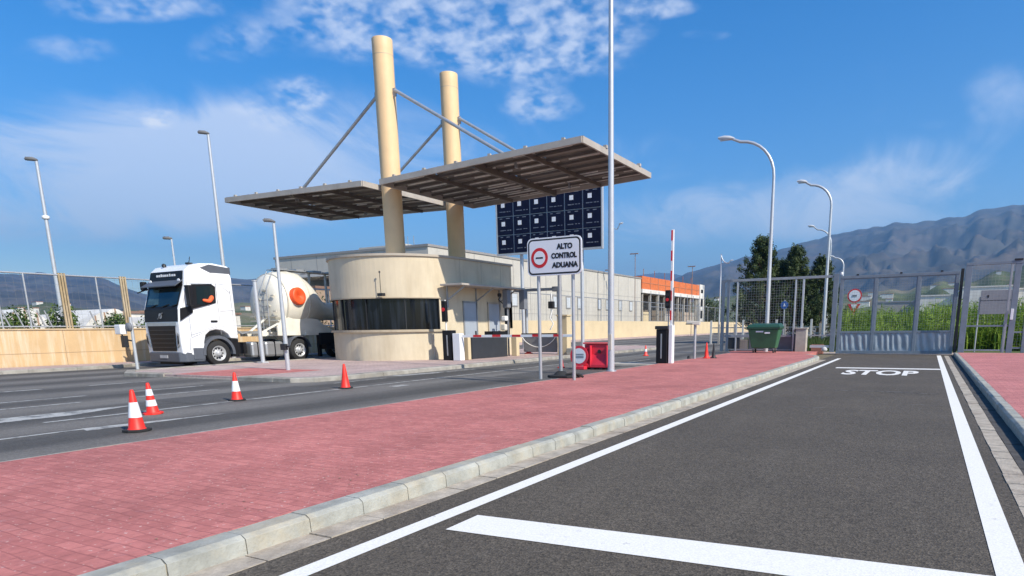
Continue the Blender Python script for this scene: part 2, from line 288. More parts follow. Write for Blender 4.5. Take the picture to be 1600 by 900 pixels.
# ------------------------------------------------------------------ mesh builder
class MB:
    def __init__(s): s.v = []; s.f = []; s.m = []; s.sm = []; s.cur = 0; s.smooth = False
    def mat(s, i): s.cur = i; return s
    def add(s, vs, fs, smooth=None):
        o = len(s.v); s.v += [Vector(p) for p in vs]
        for f in fs: s.f.append([o+i for i in f]); s.m.append(s.cur); s.sm.append(s.smooth if smooth is None else smooth)
        return s
    def box(s, x0, y0, z0, x1, y1, z1):
        if x1 < x0: x0, x1 = x1, x0
        if y1 < y0: y0, y1 = y1, y0
        if z1 < z0: z0, z1 = z1, z0
        return s.add([(x0,y0,z0),(x1,y0,z0),(x1,y1,z0),(x0,y1,z0),(x0,y0,z1),(x1,y0,z1),(x1,y1,z1),(x0,y1,z1)],
                     [(0,3,2,1),(4,5,6,7),(0,1,5,4),(1,2,6,5),(2,3,7,6),(3,0,4,7)])
    def bar(s, a, b, w, h, upv=(0,0,1)):
        a = Vector(a); b = Vector(b); d = (b-a).normalized(); u = Vector(upv)
        if abs(d.dot(u)) > .95: u = Vector((0,1,0))
        x = d.cross(u).normalized(); y = x.cross(d).normalized()
        vs = [p+x*(sx*w/2)+y*(sy*h/2) for p in (a, b) for sx, sy in ((-1,-1),(1,-1),(1,1),(-1,1))]
        return s.add(vs, [(0,1,2,3),(7,6,5,4),(0,4,5,1),(1,5,6,2),(2,6,7,3),(3,7,4,0)])
    def path(s, pts, rads, n=12, cap=True):
        pts = [Vector(p) for p in pts]
        if isinstance(rads, (int, float)): rads = [rads]*len(pts)
        vs = []; fs = []; prev = None
        for i, p in enumerate(pts):
            d = ((pts[i+1]-p) if i == 0 else (p-pts[i-1]) if i == len(pts)-1 else (pts[i+1]-pts[i-1])).normalized()
            if prev is None:
                u = Vector((0,0,1)) if abs(d.z) < .9 else Vector((1,0,0)); x = d.cross(u).normalized()
            else: x = (prev - d*prev.dot(d)).normalized()
            prev = x; y = d.cross(x)
            for k in range(n):
                a = 2*math.pi*k/n; vs.append(p + x*(math.cos(a)*rads[i]) + y*(math.sin(a)*rads[i]))
        for i in range(len(pts)-1):
            for k in range(n): fs.append((i*n+k, i*n+(k+1)%n, (i+1)*n+(k+1)%n, (i+1)*n+k))
        s.add(vs, fs, n > 5)
        if cap: s.add(vs[:n], [tuple(reversed(range(n)))], False); s.add(vs[-n:], [tuple(range(n))], False)
        return s
    def tube(s, a, b, r0, r1=None, n=12): return s.path([a, b], [r0, r0 if r1 is None else r1], n)
    def lathe(s, prof, c=(0,0,0), axis='z', n=32, smooth=True, caps=True):
        c = Vector(c); vs = []; fs = []
        for r, h in prof:
            for k in range(n):
                a = 2*math.pi*k/n; ca, sa = math.cos(a)*r, math.sin(a)*r
                vs.append(c+Vector({'z': (ca, sa, h), 'y': (ca, h, sa), 'x': (h, ca, sa)}[axis]))
        for i in range(len(prof)-1):
            for k in range(n): fs.append((i*n+k, i*n+(k+1)%n, (i+1)*n+(k+1)%n, (i+1)*n+k))
        s.add(vs, fs, smooth)
        if caps: s.add(vs[:n], [tuple(range(n))], False); s.add(vs[-n:], [tuple(range(n))], False)
        return s
    def prism(s, poly, lo, hi, axis='z'):
        def P(p, t): return {'z': (p[0], p[1], t), 'x': (t, p[0], p[1]), 'y': (p[0], t, p[1])}[axis]
        n = len(poly); vs = [P(p, lo) for p in poly]+[P(p, hi) for p in poly]
        return s.add(vs, [tuple(reversed(range(n))), tuple(range(n, 2*n))]+[(i, (i+1)%n, n+(i+1)%n, n+i) for i in range(n)])
    def sheet(s, poly, z): return s.add([(p[0], p[1], z) for p in poly], [tuple(range(len(poly)))])
    def build(s, name, mats, parent=None, bevel=0, base=None, recalc=True):
        if not isinstance(mats, (list, tuple)): mats = [mats]
        off = Vector((0,0,0)); p = parent
        while p is not None: off += p.location; p = p.parent
        if base is not None: off = Vector(base)
        me = bpy.data.meshes.new(name); me.from_pydata([tuple(v-off) for v in s.v], [], s.f)
        for m in mats: me.materials.append(m)
        me.polygons.foreach_set('material_index', s.m); me.polygons.foreach_set('use_smooth', s.sm); me.update()
        if recalc:
            bm = bmesh.new(); bm.from_mesh(me); bmesh.ops.recalc_face_normals(bm, faces=bm.faces); bm.to_mesh(me); bm.free()
        o = bpy.data.objects.new(name, me); COL.objects.link(o)
        if parent is not None: o.parent = parent
        elif base is not None: o.location = base
        if bevel:
            b = o.modifiers.new('edge', 'BEVEL'); b.width = bevel; b.segments = 2; b.limit_method = 'ANGLE'; b.angle_limit = R(40)
        return o
def tag(o, label, cat, group=None, kind=None):
    o['label'] = label; o['category'] = cat
    if group: o['group'] = group
    if kind: o['kind'] = kind
    return o
def structure(o, label=None):
    o['kind'] = 'structure'
    if label: o['label'] = label
    return o
def thing(name, label, cat, loc=(0,0,0), rz=0.0, group=None):
    o = bpy.data.objects.new(name, None); COL.objects.link(o); o.location = loc; o.rotation_euler = (0,0,rz); o.empty_display_size = .2
    return tag(o, label, cat, group)
def dup(src, loc, rz=0.0, label=None, scale=None):
    def cp(o, par):
        c = o.copy(); COL.objects.link(c)
        if par: c.parent = par
        for ch in list(o.children): cp(ch, c)
        return c
    r = cp(src, None); r.location = loc; r.rotation_euler = (0,0,rz)
    if label: r['label'] = label
    if scale: r.scale = scale
    return r
def text(name, body, size, mats, parent, loc, axes, extr=.004, offset=0.0, sx=1.0, align='CENTER'):
    """letters as a solid mesh; axes = (right, up) directions of the writing"""
    cu = bpy.data.curves.new(name, 'FONT'); cu.body = body; cu.size = size; cu.extrude = extr; cu.offset = offset; cu.align_x = align; cu.align_y = 'CENTER'; cu.resolution_u = 3
    t = bpy.data.objects.new(name, cu); COL.objects.link(t)
    bpy.context.view_layer.update()
    me = bpy.data.meshes.new_from_object(t.evaluated_get(bpy.context.evaluated_depsgraph_get()))
    bpy.data.objects.remove(t); bpy.data.curves.remove(cu)
    r = Vector(axes[0]).normalized(); u = Vector(axes[1]).normalized(); nrm = r.cross(u)
    off = Vector((0,0,0)); p = parent
    while p is not None: off += p.location; p = p.parent
    for v in me.vertices: v.co = Vector(loc)-off + r*(v.co.x*sx) + u*v.co.y + nrm*v.co.z
    me.materials.clear(); me.materials.append(mats); me.name = name
    o = bpy.data.objects.new(name, me); COL.objects.link(o)
    if parent: o.parent = parent
    return o
def rnd(a, b): return random.uniform(a, b)

# ================================================================== GROUND
GROUND = mat('dry ground', (.20,.17,.115), .95, .25, .02, spec=.1, stain=(.10,.12,.05), stainscale=(.02,.02,1), stainamt=.7)
structure(MB().sheet([(-9000,-3000),(9000,-3000),(9000,12000),(-9000,12000)], -.02).build('ground', GROUND))
# asphalt of the two carriageways: one sheet each
structure(MB().sheet([(-3.745,-6),(1.09,-6),(1.09,34.1),(-3.745,34.1)], 0).build('lane_road', A_NEW))
structure(MB().sheet([(-8.36,-8),(-8.36,34),(-8.8,70),(-14,200),(-60,500),(-90,500),(-33,200),(-31.5,70),(-31.2,12),(-31.2,-8)], 0).build('main_road', A_OLD))
structure(MB().sheet([(-9.2,34.2),(60,34.2),(60,36.9),(-9.4,36.9)], -.005).build('gate_apron_road', mat('pale concrete ground', (.42,.33,.25), .9, .1, 2)))
# road paint
mk = MB()
mk.sheet([(-3.215,-6),(-3.065,-6),(-3.065,29.6),(-3.215,29.6)], .004)
mk.sheet([(.46,-6),(.62,-6),(.62,33.2),(.46,33.2)], .004)
mk.sheet([(-2.91,3.50),(.455,3.73),(.455,4.16),(-2.92,3.90)], .004)
structure(mk.build('lane_markings', WHITE_RD))
sc_ = MB(); random.seed(77)
for x, y, L, w, a in ((-.9,15.2,1.5,.04,.02),(-.2,15.0,.9,.03,-.05),(-2.2,18.6,.8,.05,.25),(-2.6,17.9,.5,.03,.3),(-1.6,11.8,.7,.025,.1),(.1,12.9,.5,.02,.0)):
    c_, s_ = math.cos(a), math.sin(a); n_ = 8
    up = [(x+c_*L*(k/n_-.5)-s_*w*rnd(.2,1), y+s_*L*(k/n_-.5)+c_*w*rnd(.2,1)) for k in range(n_+1)]; lo = [(x+c_*L*(k/n_-.5)+s_*w*rnd(.2,1), y+s_*L*(k/n_-.5)-c_*w*rnd(.2,1)) for k in range(n_+1)]
    for k in range(n_): sc_.sheet([lo[k],lo[k+1],up[k+1],up[k]], .0045)
structure(sc_.build('tyre_scuffs', paint_worn('scuff', (.24,.225,.20), (.09,.076,.058), .46, 5)))
pt = MB(); pt.sheet([(-11.3,16.2),(-9.0,16.0),(-8.9,19.5),(-11.2,19.9)], .003); pt.sheet([(-14.4,8.0),(-12.9,7.9),(-12.9,11.4),(-14.3,11.6)], .003)
structure(pt.build('road_patches', asphalt('patch asphalt', (.085,.08,.072), (.10,.094,.085), (.14,.13,.12,.3), .6)))
mk = MB(); mk.sheet([(-2.55,22.95),(.455,22.95),(.455,23.45),(-2.55,23.45)], .004)
structure(mk.build('stop_line', WHITE_STOP))
t_ = text('stop_lettering', 'STOP', 2.75, WHITE_STOP, None, (-1.12, 21.05, .005), ((1,0,0),(0,1,0)), extr=.001, offset=.085, sx=.30)
structure(t_); 
mk = MB()
mk.sheet([(-11.10,-6),(-10.96,-6),(-10.96,5.3),(-11.06,5.3)], .004)
mk.sheet([(-11.10,5.1),(-10.74,5.0),(-10.72,6.6),(-10.7,7.4),(-10.82,6.6)], .0045)
mk.sheet([(-12.5,5.2),(-12.38,5.2),(-12.62,34),(-12.72,34)], .004)
mk.sheet([(-13.8,-5),(-13.1,-5),(-13.1,5.9),(-13.75,7.4)], .004)
for y0 in (5.2, 8.2, 12.6, 17.0, 22, 27, 32): mk.sheet([(-15.5,y0),(-15.38,y0),(-15.38,y0+2),(-15.5,y0+2)] if y0 < 10 else [(-14.1,y0),(-14.0,y0),(-14.0,y0+2),(-14.1,y0+2)], .004)
for y0 in (3, 6.2, 9.0): mk.sheet([(-17,y0),(-16.87,y0),(-16.87,y0+1.8),(-17,y0+1.8)], .004)
for y0 in (2, 7.0, 9.6): mk.sheet([(-20.2,y0),(-20.05,y0),(-20.05,y0+1.5),(-20.2,y0+1.5)], .004)
mk.sheet([(-15.9,12.9),(-15.5,12.9),(-15.1,15.3),(-15.5,15.3)][::1], .004)
mk.sheet([(-11.9,12.4),(-11.6,12.4),(-11.6,12.9),(-11.9,12.9)], .004)
mk.sheet([(-14.6,15.3),(-14.2,15.3),(-13.9,17.4),(-14.2,17.4)], .004)
mk.sheet([(-25.5,45),(-25.3,45),(-28,120),(-28.3,120)], .004)
mk.sheet([(-10.6,22),(-10.5,22),(-10.5,27),(-10.6,27)], .004)
structure(mk.build('main_road_markings', WHITE_OLD))

# ---- kerbs: rows of separate cast blocks with rounded upper edges
def kerb_line(mb, pts, w=.16, h=.13, step=.42, side=1, low=None):
    """pts: base line of the kerb face; the kerb body lies on the 'side' of travel direction (1 = left)"""
    for i in range(len(pts)-1):
        a = Vector((*pts[i], 0)); b = Vector((*pts[i+1], 0)); L = (b-a).length; d = (b-a)/L; nrm = Vector((-d.y, d.x, 0))*side
        k = max(1, round(L/step)); st = L/k
        for j in range(k):
            p = a+d*(st*j+.004); q = a+d*(st*(j+1)-.004); jz = rnd(-.004,.004); jx = rnd(-.004,.004)
            prof = [(0+jx,-.03),(.008+jx,h*.78),(.013+jx,h*.82),(.040+jx,h-.004+jz),(.048+jx,h+jz),(w-.006,h+jz),(w,h-.006+jz),(w,-.03)]
            vs = [p+nrm*x+Vector((0,0,z)) for x, z in prof]+[q+nrm*x+Vector((0,0,z)) for x, z in prof]
            n = len(prof); mb.add(vs, [tuple(range(n)), tuple(range(n,2*n))]+[(t, (t+1)%n, n+(t+1)%n, n+t) for t in range(n)])
def gutter_line(mb, x0, x1, y0, y1, step=.42, z=.006):
    y = y0
    while y < y1:
        e = min(y+step*rnd(.98,1.0), y1); j = rnd(-.004,.004)
        mb.box(x0+rnd(-.004,.004), y+.005, -.05, x1, e-.004, z+j); y += step
kb = MB(); kerb_line(kb, [(-3.72,-5),(-3.72,27.6),(-3.80,28.6),(-4.05,29.6),(-4.5,30.5)], w=.20, side=1, step=.5)
structure(kb.build('lane_kerb', KERB))
structure(MB().prism([(-3.9,-5),(-3.738,-5),(-3.738,27.5),(-3.9,27.5)], -.05, .10).build('kerb_mortar', mat('kerb mortar', (.40,.33,.22), .9, .25, 8)))
structure(MB().prism([(1.108,-5),(1.23,-5),(1.23,33.3),(1.108,33.3)], -.05, .10).build('walk_kerb_mortar', mat('kerb mortar', (.40,.33,.22), .9, .25, 8)))
gb = MB(); gutter_line(gb, -3.718, -3.50, -5, 28.2, .5); structure(gb.build('lane_gutter', GUT))
kb = MB(); kerb_line(kb, [(1.09,-5),(1.09,33.4)], w=.16, side=-1); structure(kb.build('walk_kerb', KERB))
gb = MB(); gutter_line(gb, .74, .905, -5, 33.0); structure(gb.build('walk_gutter', GUT)); gb = MB(); gutter_line(gb, .912, 1.088, -5, 33.0, .5); structure(gb.build('walk_gutter_channel', GUT_SHADE))
kb = MB(); kerb_line(kb, [(-8.33,-7),(-8.33,31.5),(-8.8,33.2)], w=.12, side=-1, h=.125, step=.8); structure(kb.build('island_outer_kerb', KERB))
# red paved island, right-hand footway
structure(MB().prism([(-8.215,-7),(-3.918,-7),(-3.918,27.6),(-4.0,28.6),(-4.24,29.6),(-4.6,30.6),(-4.6,34),(-8.7,34),(-8.7,33),(-8.215,31.5)], -.1, .128).build('red_footpath', PAVE))
structure(MB().prism([(1.248,-5),(14,-5),(14,33.2),(1.248,33.2)], -.1, .128).build('right_footpath', PAVE2))
# booth island
isl = [(-14.95,12.7),(-14.8,13.6),(-14.8,41),(-15.6,43.2),(-18,44),(-21,42.6),(-24,34),(-25.45,30),(-25.45,18),(-24.6,13.0),(-23.4,12.3),(-21.6,12.35),(-17.7,12.35),(-15.4,12.35)]
inner = isl
structure(MB().prism(inner, -.1, .10).build('booth_island_paving', PAVE3))
structure(MB().prism([(-21.0,12.50),(-17.9,12.50),(-17.9,15.6),(-21.6,15.6)], .1, .106).build('ramp_paving', PAVE))
kb = MB(); kerb_line(kb, [(-21.3,12.3),(-23.4,12.25),(-24.6,12.95),(-25.5,18),(-25.5,30),(-24.05,34)], w=.3, side=-1, step=.8)
kerb_line(kb, [(-17.6,12.3),(-15.4,12.3),(-14.9,12.7),(-14.75,13.6),(-14.75,41),(-15.55,43.25),(-18,44.1),(-21,42.7)], w=.36, side=1, step=.8)
kerb_line(kb, [(-21.3,12.3),(-17.6,12.3)], w=.15, side=1, h=.035, step=.8)
structure(kb.build('booth_island_kerb', KERBD))
# footway along the left wall, and along the yellow wall
wf = MB(); wf.prism([(-29.2,-8),(-29.2,15.2),(-31.9,15.2),(-31.9,-8)][::-1], -.1, .12).prism([(-29.9,15.2),(-29.9,45),(-31.9,45),(-31.9,15.2)][::-1], -.1, .12)
structure(wf.build('left_footpath', PAVE3))
kb = MB(); kerb_line(kb, [(-29.15,-8),(-29.15,15.2),(-29.85,16),(-29.85,45)], w=.2, side=1, step=.8); structure(kb.build('left_footpath_kerb', KERBD))
structure(MB().prism([(-30.8,45),(-31.0,70),(-32.2,190),(-34,190),(-33.0,45)], -.1, .13).build('far_footpath', PAVE3))
# small concrete pads, rut covers
structure(MB().box(-10.2,21.6,.0,-8.36,22.7,.11).build('barrier_plinth', CONC, bevel=.02))
# drain stain and leaf litter on the red island
lit = MB()
for i in range(260):
    x, y = rnd(-8.1,-4.1), rnd(1.5,30); 
    if i < 150: x, y = -4.3+rnd(-.6,.2), 4.6+rnd(-2.4,8)
    r_ = rnd(.006,.016); a = rnd(0,6.28)
    lit.add([(x+math.cos(a+k*2.1)*r_*rnd(.6,1.4), y+math.sin(a+k*2.1)*r_, .131+rnd(0,.006)) for k in range(3)], [(0,1,2)])
tag(lit.build('leaf_litter', mat('dry litter', (.33,.20,.13), .9, .3, 30)), 'tiny dry leaf crumbs and grit scattered over the red paving', 'litter', kind='stuff')

# ================================================================== CANOPY, COLUMNS
def column(y, label):
    t = thing('column', label, 'column', (-21.45, y, .1), group='tall cream columns carrying the canopy')
    c = MB(); c.lathe([(.43,.1),(.43,13.0),(.43,13.42),(.42,13.44)], (-21.45,y,0), n=40)
    c.build('shaft', COLUMN, t)
    MB().lathe([(.433,12.78),(.433,12.795)], (-21.45,y,0), n=40).build('seam', BOOTHCAP, t)
    m = MB()
    for sx in (-1,1): m.box(-21.45+sx*.41, y-.03, 11.15, -21.45+sx*.60, y+.03, 11.48)
    m.build('bracket', GALVD, t)
column(23.4, 'front taller-looking round cream column rising out of the curved booth'); column(27.85, 'rear round cream column behind the shaded booth wall')
def wing(x0, z0, x1, z1, label):
    """roof wing from x0 (by the columns) out to x1"""
    t = thing('canopy_wing', label, 'canopy', (x0, 25.4, z0), group='flat steel canopy wings')
    ya, yb = 22.15, 28.7
    def zz(x): return z0+(z1-z0)*(x-x0)/(x1-x0)
    e = MB()
    e.bar((x0,ya,z0),(x1,ya,z1),.09,.22); e.bar((x0,yb,z0),(x1,yb,z1),.09,.22)
    e.bar((x0,ya,z0),(x0,yb,z0),.09,.22); e.bar((x1,ya,z1),(x1,yb,z1),.09,.22)
    e.build('edge_frame', CANOPY, t)
    b = MB(); n = 3; d = 1 if x1 > x0 else -1
    for k, wd in ((1,.07),(2,.18),(3,.07)):
        x = x0+(x1-x0)*(k/4); b.bar((x,ya+.05,zz(x)-.07),(x,yb-.05,zz(x)-.07),wd,.10+wd*.8)
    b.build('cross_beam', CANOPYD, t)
    b = MB()
    for k in range(1,8):
        y = ya+(yb-ya)*k/8; b.bar((x0+.05*d,y,z0+.0),(x1-.05*d,y,z1+.0),.06,.09)
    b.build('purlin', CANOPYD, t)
    s = MB(); ns = 30                    # steel trays laid across, overlapping a little like open louvres
    for k in range(16):
        y = ya+.08+(yb-ya-.16)*(k+.5)/16
        for j in range(4):
            xa = x0+(x1-x0)*(j/4)+.05*d; xb = x0+(x1-x0)*((j+1)/4)-.03*d
            sag = rnd(-.02,.02); h = .095
            s.bar((xa-.04*d,y+.02,zz(xa)+h+sag),(xb+.05*d,y+.02,zz(xb)+h+sag),.47,.012, (0,.10+rnd(-.03,.03),1))
    
    lr = MB()  # pale bars of random length imitate sunlit streaks under the roof
    for k in range(17):
        y = ya+.08+(yb-ya-.16)*k/16; x = .4
        while x < abs(x1-x0)-.6:
            L = rnd(.7,2.4); xe = min(x+L, abs(x1-x0)-.3)
            if random.random() < .72: lr.bar((x0+d*x,y,zz(x0+d*x)+.035),(x0+d*xe,y,zz(x0+d*xe)+.035),.05,.05)
            x = xe+rnd(.1,.9)
    lr.build('sunlit_strip', mat('sunlit strip paint',(.74,.70,.62),.6,.2), t)
    s.build('roof_tray', mat('roof tray', (.24,.215,.18), .65, .15, 3), t)
    for k in range(6):
        x = x0+(x1-x0)*(.08+.84*k/5)
        MB().box(x-.06, ya-.02, zz(x)+.11, x+.06, ya+.08, zz(x)+.19).build('clip', CANOPY, t)
    for y in (24, 27.3): MB().box(x1-.06, y, z1+.11, x1+.08, y+.15, z1+.22).build('clip', CANOPY, t)
    return t
wing(-20.92, 7.50, -11.33, 7.90, 'right canopy wing reaching out over the road, in front of the columns')
wing(-21.95, 7.56, -31.1, 7.75, 'left canopy wing hanging over the white truck')
def stay(a, b, label):
    t = thing('stay_rod', label, 'stay rod', a, group='steel stay rods of the canopy')
    a = Vector(a); b = Vector(b); d = (b-a).normalized()
    MB().tube(a, b, .07, n=10).build('rod', GALV, t)
    MB().box(b.x-.03,b.y-.09,b.z-.25,b.x+.03,b.y+.09,b.z+.08).build('lug', GALVD, t)
stay((-21.98,23.4,11.3),(-27.5,23.4,7.78),'long steel rod from the front column down to the left canopy wing')
stay((-20.92,23.4,11.4),(-14.9,23.4,7.85),'steel rod from the front column down to the right canopy wing')
stay((-21.98,27.85,11.3),(-27.5,27.85,7.78),'steel rod from the rear column down to the left canopy wing')
stay((-20.92,27.85,11.4),(-14.9,27.85,7.85),'steel rod from the rear column down to the right canopy wing')

# ================================================================== BOOTH
def booth():
    cx, cy, r = -21.8, 24.1, 3.2; H = 4.42; zb, z0, z1 = .1, 1.40, 2.70; ye = 28.45
    t = thing('guard_booth', 'cream customs booth with a round front and a dark ribbon window', 'booth', (cx, cy, .1))
    def outline(rr, ext=0.0, n=48, a0=0, a1=-180):
        o = [(cx+rr*math.cos(R(a0+(a1-a0)*k/n)), cy+rr*math.sin(R(a0+(a1-a0)*k/n))) for k in range(n+1)]
        return o
    arc = outline(r)                          # from +X round the front (-Y) to -X
    full = arc+[(cx-r, ye),(cx+r, ye)]
    wa, wb = -20, -174                        # window span on the arc
    m = MB()
    m.prism(full, zb, z0).prism(full, z1, H)
    s1 = outline(r, a0=0, a1=wa, n=6); m.prism(s1+[(cx+r-1.2, cy-.2),(cx+r-.6,ye),(cx+r,ye)], z0, z1)
    s2 = outline(r, a0=wb, a1=-180, n=6); m.prism(s2+[(cx-r, ye),(cx-r+.4,ye),(cx-r+.9,cy)], z0, z1)
    m.box(cx-r, ye-.25, z0, cx+r, ye, z1)
    w = m.build('wall', BOOTH, t)
    for p in w.data.polygons:
        nz = abs(p.normal.z); c = p.center
        if nz < .1 and math.hypot(c.x, c.y) > r-.2 and c.y < -.01: p.use_smooth = False
    cap = MB(); o1 = outline(r+.07)+[(cx-r-.07, ye+.05),(cx+r+.07, ye+.05)]; cap.prism(o1, H, H+.09); cap.build('roof_cap', BOOTHCAP, t)
    MB().prism(outline(r-.35)+[(cx-r+.35,ye-.3),(cx+r-.35,ye-.3)], H+.09, H+.14).build('roof', mat('roof gravel',(.5,.46,.4),.9,.1), t)
    # window: curved panes set back, mullions, sill, reveal
    gl = MB(); n = 40; rg = r-.10
    pts = [(cx+rg*math.cos(R(wa+(wb-wa)*k/n)), cy+rg*math.sin(R(wa+(wb-wa)*k/n))) for k in range(n+1)]
    for k in range(n): gl.add([(*pts[k],z0),(*pts[k+1],z0),(*pts[k+1],z1),(*pts[k],z1)],[(0,1,2,3)], True)
    win = gl.build('window', G_DARK, t, recalc=False)
    for k, wd in ((0,.05),(7,.03),(15,.03),(22,.05),(30,.03),(36,.03),(40,.05)):
        a = R(wa+(wb-wa)*k/n); c = Vector((cx+(r-.07)*math.cos(a), cy+(r-.07)*math.sin(a), 0)); tx = Vector((-math.sin(a), math.cos(a), 0)); nn = Vector((math.cos(a), math.sin(a), 0))
        MB().bar(c+Vector((0,0,z0)), c+Vector((0,0,z1)), .05, wd*1.2, tx).build('mullion', DARK, win)
    bl = MB()                                  # blinds inside, hanging in uneven folds
    for k in range(60):
        a = R(wa-6+(wb-wa+12)*k/60); rr = rg-.16-.05*(k%2)
        if 14 < k < 20 or 33 < k < 36: continue
        c = Vector((cx+rr*math.cos(a), cy+rr*math.sin(a), 0)); tx = Vector((-math.sin(a), math.cos(a), 0))
        bl.bar(c+Vector((0,0,z0)), c+Vector((0,0,z1)), .14, .01, (math.cos(a+.5), math.sin(a+.5), 0))
    bl.build('blind', mat('blind fabric', (.05,.06,.075), .8, .3, 4), win)
    for za, zc_, rr, nm in ((z0-.10, z0, r+.10, 'window_sill'),(z1, z1+.05, r+.05, 'window_head')):
        sl_ = MB()
        oo = outline(rr, a0=wa+2, a1=wb-2, n=40); ii = outline(r-.1, a0=wb-2, a1=wa+2, n=40)
        for k in range(40):
            q = [oo[k], oo[k+1], ii[40-k-1], ii[40-k]]
            sl_.prism(q, za, zc_)
        sl_.build(nm, mat('sill render', (.42,.35,.25), .8, .1), win)
    # right-hand wall features (plane X = cx+r)
    X = cx+r
    for (ya, yb, dk) in ((23.55+.9,25.35,1),(26.05+.3,27.25,0)):
        d = MB(); d.box(X+.003, ya, .1, X+.035, yb, 2.55); door = d.build('door', DOORG, t, bevel=.004)
        f = MB(); f.box(X+.003, ya-.07,.1,X+.06,ya-.001,2.62).box(X+.003,yb+.001,.1,X+.06,yb+.07,2.62).box(X+.003,ya-.07,2.552,X+.058,yb+.07,2.622); f.build('door_frame', GALVD if dk else BOOTHCAP, door)
        MB().box(X+.035, yb-.15, 1.1, X+.09, yb-.1, 1.3).build('handle', DARK, door)
    nw = MB(); nw.box(X+.003, 27.75, 1.0, X+.02, 28.15, 2.55); nw.build('window', BLACK, t)
    for y in (24.3, 25.9, 27.5): MB().box(X+.001, y, 3.4, X+.006, y+.015, H).build('panel_joint', BOOTHCAP, t)
    # awning slab with brackets
    MB().box(X-.02, 22.9, 3.22, X+1.15, 27.9, 3.30).build('awning', CANOPY, t, bevel=.01)
    for y in (23.3, 25.4, 27.3):
        b = MB(); b.box(X+.003,y-.03,2.3,X+.06,y+.03,3.22); b.bar((X+.05,y,2.65),(X+1.0,y,3.2),.05,.06); b.build('awning_bracket', GALVD, t)
    MB().box(X+1.0,27.55,2.3,X+1.3,27.85,3.2).build('speaker_box', SHADEW, t, bevel=.02)
    # camera on the window head
    c = MB(); c.box(-20.37,20.95,2.78,-20.1,21.15,2.9); c.tube((-20.25,21.05,2.9),(-20.25,21.05,3.75),.012,n=6); c.lathe([(.04,0),(.03,.07)],(-20.25,21.05,3.72),n=8); c.build('antenna', DARK, t)
    dp = MB(); dp.path([(X-.28,22.62,.1),(X-.28,22.62,1.2)], .035, 8); dp.build('drain_pipe', BOOTHCAP, t)
booth()

# ================================================================== LAMPS AND POSTS
def big_pole():
    t = thing('lamp_column', 'tallest grey lamp column, running out of the top of the photo beside the customs sign', 'lamp column', (-8.11,17.6,.128))
    c = MB(); c.path([(-8.11,17.6,.13),(-8.11,17.6,1.2),(-8.11,17.6,12)], [.10,.095,.055], 20); c.build('shaft', LAMPM, t)
    MB().box(-8.16,17.49,.75,-8.06,17.53,1.2).build('service_hatch', mat('beige hatch',(.5,.46,.38),.6,.1), t, bevel=.005)
    MB().lathe([(.16,.128),(.16,.15),(.11,.16)], (-8.11,17.6,0), n=20).build('base_flange', GALVD, t)
big_pole()
def arm_lamp(name, x, y, H, reach, dz, label, group=None, r=.085, dy=-.15, n=14):
    t = thing(name, label, 'street lamp', (x,y,0), group=group)
    pts = [(x,y,0),(x,y,H*.55)]; rr = [r, r*.75]
    b = H-1.9*reach/2.7
    for k in range(0,9):
        a = math.pi/2*k/8; pts.append((x-reach*.62*(1-math.cos(a)), y+dy*(1-math.cos(a)), b+(H-b-.12)*math.sin(a))); rr.append(r*.6)
    pts.append((x-reach*.82, y+dy*1.2, H+dz)); rr.append(r*.5)
    MB().path(pts, rr, n).build('column', LAMPM, t)
    h = MB(); hx = x-reach; hy = y+dy*1.3
    h.path([(x-reach*.74,hy,H+dz-.04),(x-reach*.82,hy,H+dz),(x-reach*.93,hy,H+dz+.04),(x-reach*1.04,hy,H+dz+.07)], [.045,.10,.11,.05], 10)
    hd = h.build('lamp_head', mat('lamp head grey',(.55,.56,.57),.4,.05), t)
    g = MB(); g.box(x-reach*1.0,hy-.07,H+dz-.075,x-reach*.84,hy+.07,H+dz-.045); g.build('lens', G_WIN, hd)
    return t
arm_lamp('street_lamp', -6.95, 33.25, 10.0, 2.55, .10, 'curved-arm street lamp rising behind the green bin', 'curved-arm street lamps', .11)
arm_lamp('street_lamp', -5.9, 45.3, 10.0, 2.0, .12, 'curved-arm street lamp between the conifers and the barred gate', 'curved-arm street lamps', .12)
arm_lamp('street_lamp', -8.4, 66.0, 10.0, 2.0, .2, 'far street lamp whose arm shows just left of the one nearer the gate', 'curved-arm street lamps', .10)
arm_lamp('street_lamp', -10.6, 97.0, 10.2, 1.7, .1, 'small distant curved lamp seen through the left gate bay', 'curved-arm street lamps', .16)
# lamp by the road right of the tall column, arm to the right
t = arm_lamp('street_lamp', -36.2, 78.0, 13.4, -1.9, .5, 'thin distant lamp with its arm pointing right, behind the tall lamp column', None, .10)
t = arm_lamp('street_lamp', -34.2, 122.0, 12.6, -2.2, .3, 'slender distant lamp at the end of the yellow wall, left of the fence', None, .16)
def flat_lamp(x, y, H, label, r=.09, ring=None, z0=0.0, head=.55):
    t = thing('street_lamp', label, 'street lamp', (x,y,z0), group='straight lamp posts with flat heads')
    MB().path([(x,y,z0),(x,y,z0+.9),(x,y,H)], [r, r*.95, r*.6], 14).build('column', LAMPM, t)
    h = MB(); s = head
    h.path([(x+.1*s/.55,y,H+.04),(x,y,H+.06),(x-.3*s,y-.25*s,H+.09),(x-.85*s,y-.65*s,H+.10),(x-1.0*s,y-.75*s,H+.07)], [.04,.09*s/.55,.14*s/.55,.13*s/.55,.05], 10)
    hd = h.build('lamp_head', mat('lamp head dark',(.16,.16,.16),.5,.05), t)
    if ring: MB().lathe([(.09,-.08),(.14,-.05),(.14,.05),(.09,.08)], (x,y,ring), n=14).build('ring', WPAINT, t)
    return t
flat_lamp(-34.2,15.7,8.62,'tall thin lamp post behind the far left fence, with a white ring halfway up',.10,ring=6.35,head=.34)
